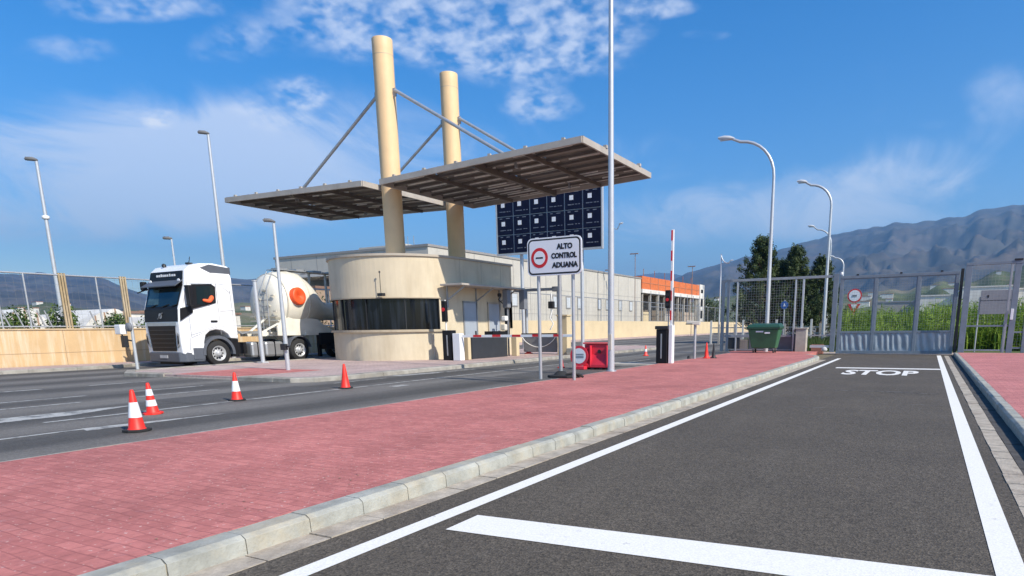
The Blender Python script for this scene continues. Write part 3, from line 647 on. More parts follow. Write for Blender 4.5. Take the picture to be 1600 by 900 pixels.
flat_lamp(-30.2,21.0,10.35,'tall lamp post rising from behind the truck cab',.10,head=.34)
flat_lamp(-63.2,39.0,9.95,'short-looking distant lamp post directly above the cab roof light',.13,head=.6)
t = flat_lamp(-19.0,15.15,4.82,'short leaning-looking lamp post on the kerb corner between truck and booth',.075,z0=.1,head=.24)
b = MB(); b.box(-19.07,14.98,.78,-18.85,15.1,.98); b.tube((-18.98,15.05,.9),(-18.7,15.05,.9),.03,n=8); b.build('clamp_box', DARK, t)
o = MB(); o.path([(-24.45,18.3,.1),(-24.45,18.3,3.42)],[.085,.075],14); o.lathe([(.11,0),(.11,.03)],(-24.45,18.3,3.42),n=14); o.box(-24.6,18.15,.1,-24.3,18.45,.16)
tag(o.build('steel_post', LAMPM, base=(-24.45,18.3,.1)), 'plain grey post without a head standing in front of the tank trailer', 'post')
# signal post by the left wall
t = thing('signal_post', 'grey signal post with a white box standing left of the truck front', 'signal post', (-27.35,14.85,.12))
MB().path([(-27.35,14.85,.0),(-27.35,14.85,2.0)],[.06,.055],12).build('pole', LAMPM, t)
b = MB(); b.box(-27.9,14.5,1.35,-27.5,14.75,1.72); b.build('control_box', WPAINT, t, bevel=.03)
b = MB(); b.lathe([(.0,-.05),(.17,-.04),(.17,.04),(.0,.05)], (-27.3,14.72,1.62), 'y', 18); b.build('signal_disc', SHADEW, t)
b = MB(); b.path([(-27.7,14.6,1.4),(-27.6,14.7,1.15),(-27.35,14.8,1.1)],.03,8); b.box(-27.75,14.6,.85,-27.5,14.75,1.3); b.build('signal_head', DARK, t, bevel=.02)

# ================================================================== SIGN "ALTO CONTROL ADUANA"
def rrect(w, h, r, n=8):
    o = []
    for cx, cy, a0 in ((w/2-r,h/2-r,0),(-w/2+r,h/2-r,90),(-w/2+r,-h/2+r,180),(w/2-r,-h/2+r,270)):
        for k in range(n+1): a = R(a0+90*k/n); o.append((cx+r*math.cos(a), cy+r*math.sin(a)))
    return o
def alto():
    cx, cz, Yp = -8.075, 3.085, 14.25
    t = thing('customs_sign', 'white road sign reading ALTO CONTROL ADUANA on two grey posts', 'road sign', (cx,14.3,.128))
    for x in (-8.56,-7.60):
        p = MB(); p.path([(x,14.32,.128),(x,14.32,2.95)],.042,12); p.build('post', GALV, t)
    def plate(w, h, r, y0, y1, m, name, par):
        return MB().prism([(cx+a, cz+b) for a, b in rrect(w,h,r)], y0, y1, 'y').build(name, m, par)
    pl = plate(1.50,.885,.14,Yp,Yp+.03,SIGNW,'sign_plate',t)
    plate(1.44,.825,.12,Yp-.003,Yp-.0005,INK,'border',pl)
    plate(1.365,.75,.09,Yp-.006,Yp-.0035,SIGNW,'sign_face',pl)
    rc = (cx-.40, Yp, cz-.02)
    def disc(r, d, m, name): MB().lathe([(r,0),(r,-.002)], (rc[0], Yp-d, rc[2]), 'y', 40, False).build(name, m, pl)
    disc(.235,.008,REDS,'ring'); disc(.160,.011,SIGNW,'ring_face')
    MB().box(rc[0]-.10,Yp-.016,rc[2]-.018,rc[0]+.10,Yp-.0135,rc[2]+.018).build('bar_symbol', INK, pl)
    for s, x, z in (('ALTO',cx+.27,cz+.21),('CONTROL',cx+.245,cz+.0),('ADUANA',cx+.27,cz-.215)):
        text('lettering', s, .165, INK, pl, (x+.03,Yp-.009,z), ((1,0,0),(0,0,1)), extr=.002, offset=.009, sx=.98 if s!='CONTROL' else .86)
alto()
# third post behind on a rubber foot
t = thing('portable_post', 'grey post on a black rubber foot right behind the customs sign', 'post', (-8.35,15.0,.128))
MB().path([(-8.35,15.0,.2),(-8.35,15.0,2.9)],.05,12).build('post', GALVD, t)
b = MB(); b.prism([( -8.62,14.75),(-8.5,14.68),(-8.0,14.68),(-7.86,14.78),(-7.86,15.2),(-8.0,15.28),(-8.5,15.28),(-8.62,15.2)], .13, .20); b.lathe([(.2,.2),(.12,.28),(.07,.3)],(-8.35,15,0),n=16); b.build('rubber_foot', RUBBER, t, bevel=.02)
b = MB(); b.path([(-8.1,14.8,.22),(-7.95,14.85,.25),(-7.82,15.0,.22),(-7.75,15.1,.15)],.03,8); b.build('handle', RUBBER, t)

# ================================================================== BOARD
def board():
    x0, x1, z0, Yb = -24.45, -17.2, 6.0, 36.0; cw = (x1-x0)/6; ch = 1.10; z1 = z0+3*ch+.05
    t = thing('display_board', 'large dark blue information board of eighteen cells behind the canopy', 'display board', ((x0+x1)/2,Yb,.1))
    MB().box(x0,Yb,z0,x1,Yb+.12,z1).build('back_panel', GALVD, t)
    f = MB(); f.box(x0-.08,Yb-.05,z0-.10,x1+.08,Yb+.14,z0).box(x0-.08,Yb-.05,z1,x1+.08,Yb+.14,z1+.1).box(x0-.08,Yb-.05,z0,x0,Yb+.14,z1).box(x1,Yb-.05,z0,x1+.08,Yb+.14,z1)
    f.build('frame', LAMPM, t)
    for i in range(6):
        for j in range(3):
            a = x0+i*cw+.04; c = z0+j*ch+.03
            cell = MB().box(a,Yb-.03,c,a+cw-.08,Yb-.001,c+ch-.05).build('cell', NAVY, t)
            q = MB(); cx = a+.30; q.box(cx,Yb-.036,c+.52,cx+.26,Yb-.031,c+.78); q.build('white_square', SIGNW, cell)
            d = MB()
            for zz, segs in ((.24,((.18,.3),(.42,.2),(.70,.16),(.9,.12))),(.94,((.2,.2),(.62,.3)))):
                for s0, ln in segs:
                    s0 += rnd(-.03,.03)
                    if s0+ln < cw-.12: d.box(a+s0,Yb-.036,c+zz+rnd(-.01,.01),a+s0+ln*rnd(.7,1),Yb-.031,c+zz+.045)
            d.build('printed_line', mat('faint print',(.16,.18,.22),.5,.2), cell)
    for x in (-22.85,-18.6):
        p = MB(); p.path([(x,Yb+.22,.1),(x,Yb+.22,z1)],.11,12); p.build('post', LAMPM, t)
board()

# ================================================================== CONES
def cone(label, h=.60, kind='two', base='black', group='traffic cones on the main road'):
    t = thing('traffic_cone', label, 'traffic cone', (0,0,0), group=group)
    r0, r1 = .108*h/.6, .026
    def rr(z): return r0+(r1-r0)*(z-.035)/(h-.035)
    b = MB()
    w = .148*h/.6
    b.prism([(w*math.cos(R(a))*(1.25 if (a//45)%2 else 1.18), w*math.sin(R(a))*(1.25 if (a//45)%2 else 1.18)) for a in range(22,382,45)], 0, .035)
    b.build('base', RUBBER if base == 'black' else CONE_R, t, bevel=.006)
    bm = MB(); bm.lathe([(rr(.035)+.012,.034),(rr(.05),.055),(rr(h*.5),h*.5),(rr(h-.02),h-.02),(rr(h)-.006,h),(.012,h)], n=24); bm.build('body', CONE_R if kind != 'faded' else CONE_P, t)
    bands = {'two': [(.34,.70)], 'stripes': [(.27,.46),(.60,.80)], 'plain': [], 'faded': [(.42,.66)]}[kind]
    for a, c in bands:
        s = MB(); s.lathe([(rr(a*h)+.004,a*h),(rr(c*h)+.004,c*h)], n=24); s.build('white_sleeve', CONE_W, t)
    return t
c1 = cone('nearest cone, one broad white sleeve and a wide black base, by the white line'); c1.location = (-10.0,5.3,.004)
c2 = cone('cone with two white stripes and an orange base, just behind the nearest one', kind='stripes', base='o', h=.55); c2.location = (-11.88,6.6,.0); c2.rotation_euler = (R(1.5),R(-2),.6)
c3 = dup(c1, (-12.5,8.65,0), .4, 'black-based cone with one white sleeve, alone in front of the truck', (.95,.95,.97))
c4 = cone('plain orange cone without sleeve in front of the curved booth', kind='plain'); c4.location = (-12.5,11.57,0)
c5 = cone('narrow faded red cone between the posts of the customs sign', h=.76, kind='plain', base='o'); c5.location = (-11.4,20.5,0); c5.scale = (.62,.62,1)
c6 = cone('small distant red and white cone on the road right of the tall lamp column', h=.5, kind='faded', base='o'); c6.location = (-12.1,30.3,0)
c7 = dup(c2, (-18.15,29.2,.1), .2, 'cone standing on the booth island under the end of the horizontal barrier arm', (1.35,1.35,1.4))
c8 = cone('faded red cone behind the grey intercom post', h=.62, kind='plain', base='o'); c8.location = (-7.75,25.95,.128); c8.scale = (.8,.8,1)
c9 = cone('black cone-shaped marker beside the faded red cone', h=.6, kind='plain', base='black'); c9.location = (-7.5,26.1,.128); c9.scale = (.75,.75,1)
for ch in c9.children: ch.data = ch.data.copy(); ch.data.materials[0] = DARK

# ================================================================== RED WATER BARRIER + ROUND SIGN
def redbarrier():
    y = 20.2
    t = thing('water_barrier', 'red plastic water-filled barrier at the road edge beside the tall lamp column', 'road barrier', (-9.8,y,0))
    b = MB(); prof = [(-.24,.06),(-.24,.16),(-.11,.5),(-.10,.84),(.10,.84),(.11,.5),(.24,.16),(.24,.06)]
    b.add([(-10.25,y+a,z) for a, z in prof]+[(-9.28,y+a,z) for a, z in prof], [tuple(range(8)),tuple(range(8,16))]+[(i,(i+1)%8,8+(i+1)%8,8+i) for i in range(8)])
    b.build('body', REDP, t, bevel=.025)
    c = MB(); c.box(-10.3,y-.14,.845,-9.25,y+.14,.90); c.build('top_rail', mat('light red plastic',(.75,.12,.12),.5,.08), t, bevel=.01)
    for x in (-10.2,-9.9,-9.6,-9.36): MB().box(x-.05,y-.22,0,x+.05,y+.22,.06).build('foot', DARK, t, bevel=.01)
    MB().lathe([(.065,0),(.065,-.02)],(-9.68,y-.125,.60),'y',16).build('filler_cap', DARK, t)
    for x in (-9.98,-9.36): MB().box(x-.02,y-.25,.1,x+.02,y-.12,.8).build('rib', REDP, t, bevel=.01)
    s = thing('round_sign', 'round white sign with a thick red rim leaning on the red barrier', 'road sign', (-10.3,y-.35,0))
    MB().lathe([(.34,0),(.34,-.03)],(-10.32,y-.36,.46),'y',36,False).build('rim', REDP, s, bevel=.005)
    f = MB().lathe([(.255,0),(.255,-.004)],(-10.32,y-.392,.46),'y',36,False).build('sign_face', SIGNW, s)
    for zz in (.50,.44,.39): MB().box(-10.50,y-.401,zz,-10.14,y-.397,zz+.03).build('printed_line', mat('grey print',(.2,.22,.25),.6,.1), f)
    MB().box(-10.5,y-.45,0,-10.1,y-.2,.11).build('stand', REDP, s, bevel=.02)
redbarrier()

# ================================================================== UPRIGHT BARRIER (right of tall column)
def upright_barrier():
    x, y = -7.95, 22.1; z = .128
    t = thing('boom_barrier', 'raised boom barrier with its red and white arm upright on the red paving', 'barrier', (x,y,z))
    MB().box(x-.42,y-.18,z,x-.02,y+.2,1.30).build('cabinet', BLACK, t, bevel=.02)
    MB().box(x-.46,y-.21,1.302,x+.02,y+.23,1.42).build('cabinet_lid', DARK, t, bevel=.02)
    MB().box(x-.25,y-.186,.3,x-.20,y-.181,1.15).build('cabinet_strip', ALU, t)
    MB().box(x+.02,y-.12,z,x+.15,y+.12,1.45).build('column', WPAINT, t, bevel=.01)
    a = MB(); a.box(x+.03,y-.04,1.45,x+.11,y+.04,4.6); arm = a.build('arm', WPAINT, t, bevel=.006)
    s = MB()
    for k in range(5):
        z0 = 4.58-k*.66; s.box(x+.025,y-.047,z0-.33,x+.08,y+.0,z0)
    s.build('red_stripe', REDS, arm)
    MB().box(x+.12,y+.0,1.4,x+.15,y+.04,2.7).build('rear_strut', SHADEW, t)
    sg = MB(); sg.box(x-.13,y-.14,2.02,x+.05,y+.02,2.62); sh = sg.build('signal_head', BLACK, t, bevel=.02)
    for zz, m in ((2.46,DARK),(2.3,REDS),(2.14,DARK)): MB().lathe([(.055,0),(.055,-.02)],(x-.04,y-.142,zz),'y',14).build('lens', m, sh)
    MB().path([(x-.06,y+.05,1.42),(x-.06,y+.05,2.05)],.02,8).build('signal_pole', GALVD, t)
    t2 = thing('intercom_post', 'grey pedestal with a tilted cream intercom head, right of the raised barrier', 'intercom post', (-8.1,25.5,z))
    MB().path([(-8.1,25.5,z),(-8.1,25.5,1.45)],.055,12).build('post', GALV, t2)
    h = MB(); h.bar((-8.42,25.4,1.55),(-7.9,25.5,1.50),.22,.14); h.build('head', mat('cream plastic',(.62,.58,.5),.5,.05), t2, bevel=.02)
    MB().box(-8.42,25.27,1.46,-8.15,25.29,1.50).build('speaker_slot', DARK, t2)
    MB().lathe([(.07,0),(.05,.12)],(-8.32,25.45,z),n=12).build('base_plug', DARK, t2)
upright_barrier()

# ================================================================== HORIZONTAL BARRIER AT BOOTH
def flat_barrier():
    x, y = -17.45, 22.3; z = .1
    t = thing('boom_barrier', 'lowered boom barrier with its red and white arm level in front of the booth', 'barrier', (x,y,z))
    MB().box(x-.05,y-.15,z,x+.33,y+.15,1.22).build('column', WPAINT, t, bevel=.02)
    MB().box(x-.62,y-.1,z,x-.15,y+.25,1.35).build('cabinet', BLACK, t, bevel=.02)
    MB().box(x-.40,y-.108,.3,x-.34,y-.103,1.15).build('cabinet_strip', ALU, t)
    a = MB(); a.box(x+.30,y-.04,1.05,x+5.6,y+.04,1.15); arm = a.build('arm', WPAINT, t, bevel=.008)
    s = MB()
    for k in range(5): s.box(x+.95+k*.95,y-.046,1.065,x+1.35+k*.95,y+.046,1.153)
    s.build('red_stripe', REDS, arm)
    MB().path([(x-.5,y+.05,1.35),(x-.5,y+.05,2.6)],.03,8).build('signal_pole', WPAINT, t)
    sg = MB(); sg.box(x-.62,y-.08,1.7,x-.4,y+.08,2.55); sh = sg.build('signal_head', BLACK, t, bevel=.02)
    MB().lathe([(.08,0),(.08,-.03)],(x-.51,y-.082,2.2),'y',14).build('lens', REDS, sh)
    c = thing('control_panel', 'long black low cabinet on the booth island behind the lowered barrier', 'cabinet', (-17.6,24.6,z))
    MB().box(-17.85,23.3,z,-17.45,26.2,1.06).build('body', DGREY, c, bevel=.02)
    MB().box(-17.45,23.32,.12,-17.42,23.42,1.04).build('edge_trim', DARK, c)
    MB().box(-17.9,25.0,1.065,-17.4,26.0,1.28).build('top_box', BLACK, c, bevel=.02)
    p = MB(); p.box(-17.5,26.6,z,-17.2,26.85,1.1); tag(p.build('pale_bollard', YWALL, bevel=.02, base=(-17.35,26.7,z)), 'square pale bollard at the right end of the black cabinet', 'bollard')
    p = MB(); p.box(-17.42,22.75,z,-17.15,22.95,1.05); tag(p.build('pale_bollard', YWALL, bevel=.02, base=(-17.3,22.85,z)), 'square cream bollard between barrier column and black cabinet', 'bollard')
    k = thing('card_reader', 'pole with cameras, signal lamp and card reader in front of the shaded booth wall', 'signal post', (-17.5,26.6,z))
    MB().path([(-17.75,26.75,z),(-17.75,26.75,3.1)],.045,8).build('post', OLIVE if False else SHADEW, k)
    MB().box(-17.9,26.55,2.35,-17.6,26.85,3.2).build('camera_box', SHADEW, k, bevel=.04)
    MB().box(-17.9,26.4,1.75,-17.65,26.65,1.98).build('reader', WPAINT, k, bevel=.05)
    MB().box(-17.95,26.4,1.3,-17.7,26.65,1.6).build('reader', mat('cream plastic',(.62,.58,.5),.5,.05), k, bevel=.05)
    MB().path([(-18.0,26.6,2.9),(-18.15,26.6,2.75),(-17.9,26.6,2.55),(-17.75,26.7,2.4)],.025,6).build('bracket', DARK, k)
    MB().lathe([(.08,-.08),(.1,0),(.08,.08)],(-18.05,26.55,2.95),n=10).build('camera_dome', DARK, k)
flat_barrier()
def portal():
    z = .1
    t = thing('steel_portal', 'grey steel goalpost frame between the booth and the cream pillar', 'gantry', (-17.4,29.4,z))
    xa, xb, y = -18.55, -16.45, 29.4
    for x, m, r_ in ((-18.35,LAMPM,.075),(-16.45,GALVD,.085)): MB().path([(x,y,z),(x,y,3.3)],r_,12).build('post', m, t)
    MB().bar((-19.0,y,3.3),(-16.3,y,3.3),.14,.14).build('beam', GALVD, t, bevel=.01)
    MB().box(-16.75,y-.12,3.18,-16.3,y+.12,3.42).build('corner_box', SHADEW, t, bevel=.02)
    MB().path([(-16.8,y-.1,3.1),(-16.75,y-.1,2.3),(-16.9,y-.1,1.9),(-16.7,y-.1,1.6),(-16.9,y-.1,1.3)],.035,8).build('cable', WPAINT, t)
    MB().box(-16.95,y-.2,2.35,-16.65,y,2.7).build('camera', DARK, t, bevel=.03)
    p = thing('screen_panel', 'low grey panel with drooping white rope behind the lowered barrier arm', 'panel', (-17.3,29.0,z))
    MB().box(-18.3,28.95,z+.1,-16.35,29.05,1.05).build('sheet', SHADEW, p, bevel=.03)
    MB().box(-18.4,28.9,1.05,-16.3,29.1,1.14).build('top_rail', DARK, p, bevel=.02)
    pts = [(-18.3+1.95*k/12, 28.85, .95-.5*math.sin(math.pi*k/12)**.7) for k in range(13)]
    MB().path(pts,.02,6).build('rope', WPAINT, p)
    g = MB(); g.box(-16.1,28.6,z,-15.55,29.0,1.95); g.box(-16.15,28.55,1.95,-15.5,29.05,2.02)
    tag(g.build('gate_pillar', YWALL, bevel=.02, base=(-15.8,28.8,z)), 'square cream pillar on the end of the booth island', 'pillar')
    g = MB(); g.box(-15.45,28.3,z,-15.1,28.6,.42); tag(g.build('stone_block', KERB, bevel=.03, base=(-15.3,28.4,z)), 'small pale block at the foot of the cream pillar', 'stone')
portal()

# ================================================================== GREEN BIN
def wheelie():
    x0, x1, y0, y1, z = -7.42, -6.0, 31.35, 32.25, .128
    t = thing('waste_container', 'green four-wheeled waste container in front of the fence', 'waste container', ((x0+x1)/2,y0,z))
    b = MB(); zb, zt = .34, 1.22; i = .16
    b.add([(x0+i,y0+i,zb),(x1-i,y0+i,zb),(x1-i,y1-i,zb),(x0+i,y1-i,zb),(x0,y0,zt),(x1,y0,zt),(x1,y1,zt),(x0,y1,zt)],[(0,3,2,1),(4,5,6,7),(0,1,5,4),(1,2,6,5),(2,3,7,6),(3,0,4,7)])
    b.build('body', BINM, t, bevel=.04)
    MB().box(x0-.05,y0-.05,zt+.002,x1+.05,y1+.05,zt+.10).build('rim', BINL, t, bevel=.02)
    l = MB(); l.add([(x0-.06,y0-.06,zt+.10),(x1+.06,y0-.06,zt+.10),(x1+.06,y1+.06,zt+.10),(x0-.06,y1+.06,zt+.10),(x0+.05,y0+.15,zt+.22),(x1-.05,y0+.15,zt+.22),(x1-.05,y1-.02,zt+.27),(x0+.05,y1-.02,zt+.27)],[(0,3,2,1),(4,5,6,7),(0,1,5,4),(1,2,6,5),(2,3,7,6),(3,0,4,7)])
    l.build('lid', BINL, t, bevel=.02)
    for x in (x0+.1, x1-.1): MB().tube((x,y0-.12,zt),(x,y0+.0,zt),.03,n=8).build('lifting_pin', DARK, t)
    for x in (x0+.25,x1-.25):
        for y in (y0+.22,y1-.22):
            w = MB(); w.lathe([(.09,-.025),(.10,-.015),(.10,.015),(.09,.025)],(x,y,z+.10),'x',16); wh = w.build('wheel', RUBBER, t)
            MB().box(x-.035,y-.05,z+.12,x+.035,y+.05,zb).build('caster', GALVD, wh)
    q2 = MB(); q2.box(x0+.38,y0-.004,1.08,x0+.72,y0+.012,1.14).box(x0+.78,y0-.0,1.02,x0+1.02,y0+.02,1.09); q2.build('sticker', SIGNW, t)
wheelie()

# ================================================================== FENCE LEFT OF GATE, GATE, FENCE RIGHT
def wires(mb, x0, x1, y, z0, z1, sx=.16, sz=.16, r=.0045):
    n = int((x1-x0)/sx); m = int((z1-z0)/sz)
    for k in range(1,n): mb.path([(x0+(x1-x0)*k/n,y,z0),(x0+(x1-x0)*k/n,y,z1)],r,3,False)
    for k in range(1,m): mb.path([(x0,y+.008,z0+(z1-z0)*k/m),(x1,y+.008,z0+(z1-z0)*k/m)],r,3,False)
Yg = 33.85
def fence_left():
    t = thing('mesh_fence', 'grey framed wire-mesh fence behind the green bin', 'fence', (-7.3,Yg,.1))
    for x, w in ((-9.32,.16),(-9.05,.12),(-8.6,.07),(-5.78,.07),(-5.42,.09)):
        MB().box(x-w/2,Yg-.04,.1,x+w/2,Yg+.04,3.55).build('post', LAMPM if w < .1 else GALVD, t, bevel=.006)
    MB().box(-9.4,Yg-.05,3.55,-4.12,Yg+.05,3.67).build('top_rail', GALVD, t, bevel=.006)
    MB().box(-9.2,Yg-.045,.82,-5.9,Yg+.045,.93).build('mid_rail', GALVD, t, bevel=.006)
    MB().box(-4.98,Yg-.045,.86,-4.1,Yg+.045,.92).build('mid_rail', GALVD, t, bevel=.006)
    MB().box(-4.98,Yg-.045,.30,-4.1,Yg+.045,.42).build('bottom_rail', LAMPM, t, bevel=.006)
    MB().box(-9.05,Yg-.03,.16,-5.8,Yg+.03,.22).build('bottom_rail', GALVD, t, bevel=.006)
    MB().box(-9.0,Yg+.0,.24,-8.4,Yg+.02,.8).build('infill_sheet', DGREY, t)
    w = MB(); wires(w,-9.0,-5.45,Yg,.93,3.55,.12,.12); w.build('wire_mesh', WIRE, t)
    w = MB(); w.box(-8.0,Yg+.25,.0,-5.6,Yg+.45,.86); w.box(-8.05,Yg+.2,.86,-5.6,Yg+.5,.90)
    tag(w.build('low_wall', SHADEW, bevel=.01, base=(-6.8,Yg+.3,0)), 'low dark grey wall behind the green bin', 'wall')
    w = MB(); w.box(-9.0,Yg+.25,.0,-8.05,Yg+.4,.7); tag(w.build('low_wall', CONC, bevel=.01, base=(-8.5,Yg+.3,0)), 'short concrete wall end left of the green bin', 'wall')
    p = MB(); p.box(-5.62,Yg-.35,.1,-5.12,Yg+.15,1.2); p.box(-5.66,Yg-.39,1.2,-5.08,Yg+.19,1.26)
    tag(p.build('concrete_pillar', CONC, bevel=.02, base=(-5.4,Yg,.1)), 'stained concrete pillar right of the green bin', 'pillar')
    p = MB(); p.box(-4.98,Yg+.4,.0,-4.42,Yg+.7,.44); tag(p.build('brick_block', mat('pink brick',(.55,.24,.17),.9,.1), bevel=.01, base=(-4.7,Yg+.5,0)), 'pinkish low block seen under the fence rail by the gate post', 'block')
    for k, (x, z, r_) in enumerate(((-4.28,.12,.15),)):
        s = MB(); s.lathe([(.02,-.1),(r_*.8,-.06),(r_,.0),(r_*.7,.09),(.03,.13)],(x,Yg-.25,z+.1),n=9); tag(s.build('stone', mat('pale stone',(.5,.5,.5),.9,.2,8,bump=.5), base=(x,Yg-.25,z)), 'pale rounded stone at the foot of the left gate post', 'stone')
fence_left()
def gate():
    t = thing('sliding_gate', 'grey metal gate closing the lane, with three mesh bays over crumpled sheet', 'gate', (-1.4,Yg,0))
    for x in (-3.72,-2.24,-.50,.98): MB().box(x-.07,Yg-.05,.18,x+.07,Yg+.05,3.47).build('stile', GATEM, t, bevel=.008)
    MB().box(-3.79,Yg-.06,3.47,1.05,Yg+.06,3.60).build('top_rail', GATEM, t, bevel=.008)
    MB().box(-3.79,Yg-.06,.04,1.05,Yg+.06,.18).build('bottom_rail', GATEM, t, bevel=.008)
    for a, b in ((-3.65,-2.31),(-2.17,-.57),(-.43,.91)):
        MB().box(a,Yg-.045,.98,b,Yg+.045,1.08).build('mid_rail', GATEM, t, bevel=.006)
        nx, nz_ = 60, 10; sh = MB(); vs = []; fs = []; ph = rnd(0,9)
        for j in range(nz_+1):
            for i in range(nx+1):
                x = a+(b-a)*i/nx; z = .18+.80*j/nz_; e = min(1, min(i, nx-i)/4, min(j, nz_-j)/2+.15)
                y = Yg-.01-e*(.020*math.sin(x*24+ph+z*2.4+1.2*math.sin(x*5+ph))+.014*noise.noise(Vector((x*6,z*3,ph))))
                vs.append((x,y,z))
        for j in range(nz_):
            for i in range(nx): k = j*(nx+1)+i; fs.append((k,k+1,k+nx+2,k+nx+1))
        sh.add(vs, fs, True); sh.build('sheet_panel', GATEP, t, recalc=False)
        w = MB(); wires(w,a,b,Yg,1.08,3.47,.1,.1,.003); w.build('wire_mesh', WIRE, t)
        f = MB(); f.box(a,Yg-.03,1.08,a+.04,Yg+.03,3.47).box(b-.04,Yg-.03,1.08,b,Yg+.03,3.47).box(a+.04,Yg-.03,3.43,b-.04,Yg+.03,3.47); f.build('bay_frame', GATEM, t)
    for x in (-3.1,-1.3,.3): MB().box(x,Yg-.07,3.60,x+.1,Yg+.07,3.66).build('clip', DARK, t)
    p = MB(); p.box(-4.08,Yg-.09,.1,-3.86,Yg+.09,3.72); q = tag(p.build('gate_post', GATEM, bevel=.01, base=(-3.97,Yg,.1)), 'thick left post of the gate beside the concrete pillar', 'gate post')
    l = MB(); l.lathe([(.05,0),(.07,.05),(.05,.12)],(-3.75,Yg-.05,3.66),n=10); tag(l.build('camera', SIGNW, base=(-3.75,Yg-.05,3.6)), 'small white camera on top of the left gate post', 'camera')
gate()
def fence_right():
    t = thing('side_gate', 'tall grey mesh frame standing on the right footway next to the gate', 'fence', (2.2,Yg-.3,.13)); y = Yg-.35
    def post(x, w, z0=.13, m=GATEM): MB().box(x-w/2,y-.06,z0,x+w/2,y+.06,3.78).build('post', m, t, bevel=.008)
    post(1.36,.24); post(3.12,.22); post(2.9,.08,.13,GALVD)
    MB().box(1.24,y-.07,3.78,6.0,y+.07,3.90).build('top_rail', GATEM, t, bevel=.008)
    MB().box(1.48,y-.04,1.22,3.0,y+.04,1.29).build('mid_rail', GATEM, t, bevel=.006)
    MB().box(1.48,y-.04,.20,3.0,y+.04,.26).build('bottom_rail', GALVD, t, bevel=.006)
    w = MB(); wires(w,1.48,2.86,y,1.29,3.78,.12,.12,.003); w.build('wire_mesh', WIRE, t)
    for a in (3.6,5.9): post(a,.12)
    MB().box(3.23,y-.04,.95,5.9,y+.04,1.02).build('mid_rail', GATEM, t); MB().box(3.23,y-.04,.3,5.9,y+.04,.36).build('bottom_rail', GATEM, t)
    w = MB(); wires(w,3.25,5.85,y,.36,3.78,.12,.12,.003); w.build('wire_mesh', WIRE, t)
    MB().box(3.02,y-.12,1.5,3.12,y-.06,1.95).build('latch', WPAINT, t, bevel=.01)
    MB().box(2.95,y-.1,3.9,3.25,y+.1,3.98).build('roller', DARK, t, bevel=.02)
    p = MB(); p.box(1.08,Yg-.02,.1,1.20,Yg+.1,3.7); tag(p.build('gate_post', DARK, bevel=.01, base=(1.14,Yg,.1)), 'thin dark post in the gap between the gate and the right frame', 'gate post')
    s = thing('notice_board', 'grey blank-looking notice board on two thin poles behind the right mesh frame', 'sign', (2.75,37.5,0))
    MB().box(2.12,37.5,1.78,3.38,37.55,2.9).build('panel', mat('notice grey',(.25,.25,.27),.6,.08), s, bevel=.01)
    MB().box(2.12,37.49,2.42,3.38,37.498,2.435).build('joint', DARK, s); MB().box(2.38,37.49,2.55,2.45,37.498,2.68).build('mark', INK, s)
    for x in (2.1,3.2): MB().path([(x,37.6,0),(x,37.6,2.6)],.035,8).build('pole', GALV, s)
fence_right()
# round prohibition sign beyond the gate
t = thing('prohibition_sign', 'round white red-rimmed sign above a small red and white triangle beyond the gate', 'road sign', (-4.15,45,0))
MB().path([(-4.15,45.05,0),(-4.15,45.05,3.4)],.04,10).build('pole', WPAINT, t)
MB().lathe([(.42,0),(.42,-.02)],(-4.15,44.98,3.12),'y',32,False).build('rim', REDS, t)
MB().lathe([(.335,0),(.335,-.004)],(-4.15,44.955,3.12),'y',32,False).build('sign_face', SIGNW, t)
MB().box(-4.27,44.93,3.07,-4.03,44.948,3.17).build('symbol', mat('grey print',(.2,.22,.25),.6,.1), t)
MB().prism([(-4.52,2.62),(-3.78,2.62),(-4.15,1.98)],44.96,44.98,'y').build('triangle', REDS, t)
MB().prism([(-4.34,2.60),(-3.96,2.60),(-4.15,2.2)],44.952,44.958,'y').build('triangle_face', SIGNW, t)
# blue round sign among conifers
t = thing('blue_sign', 'small round blue sign on a grey pole in front of the conifers', 'road sign', (-8.9,48,0))
MB().path([(-8.9,48.05,0),(-8.9,48.05,3.1)],.04,8).build('pole', GALV, t)
MB().lathe([(.26,0),(.26,-.02)],(-8.9,48,2.75),'y',24,False).build('disc', mat('sign blue',(.02,.10,.35),.4,.05), t)
MB().prism([(-8.98,2.66),(-8.82,2.66),(-8.90,2.9)],47.96,47.975,'y').build('arrow', SIGNW, t)

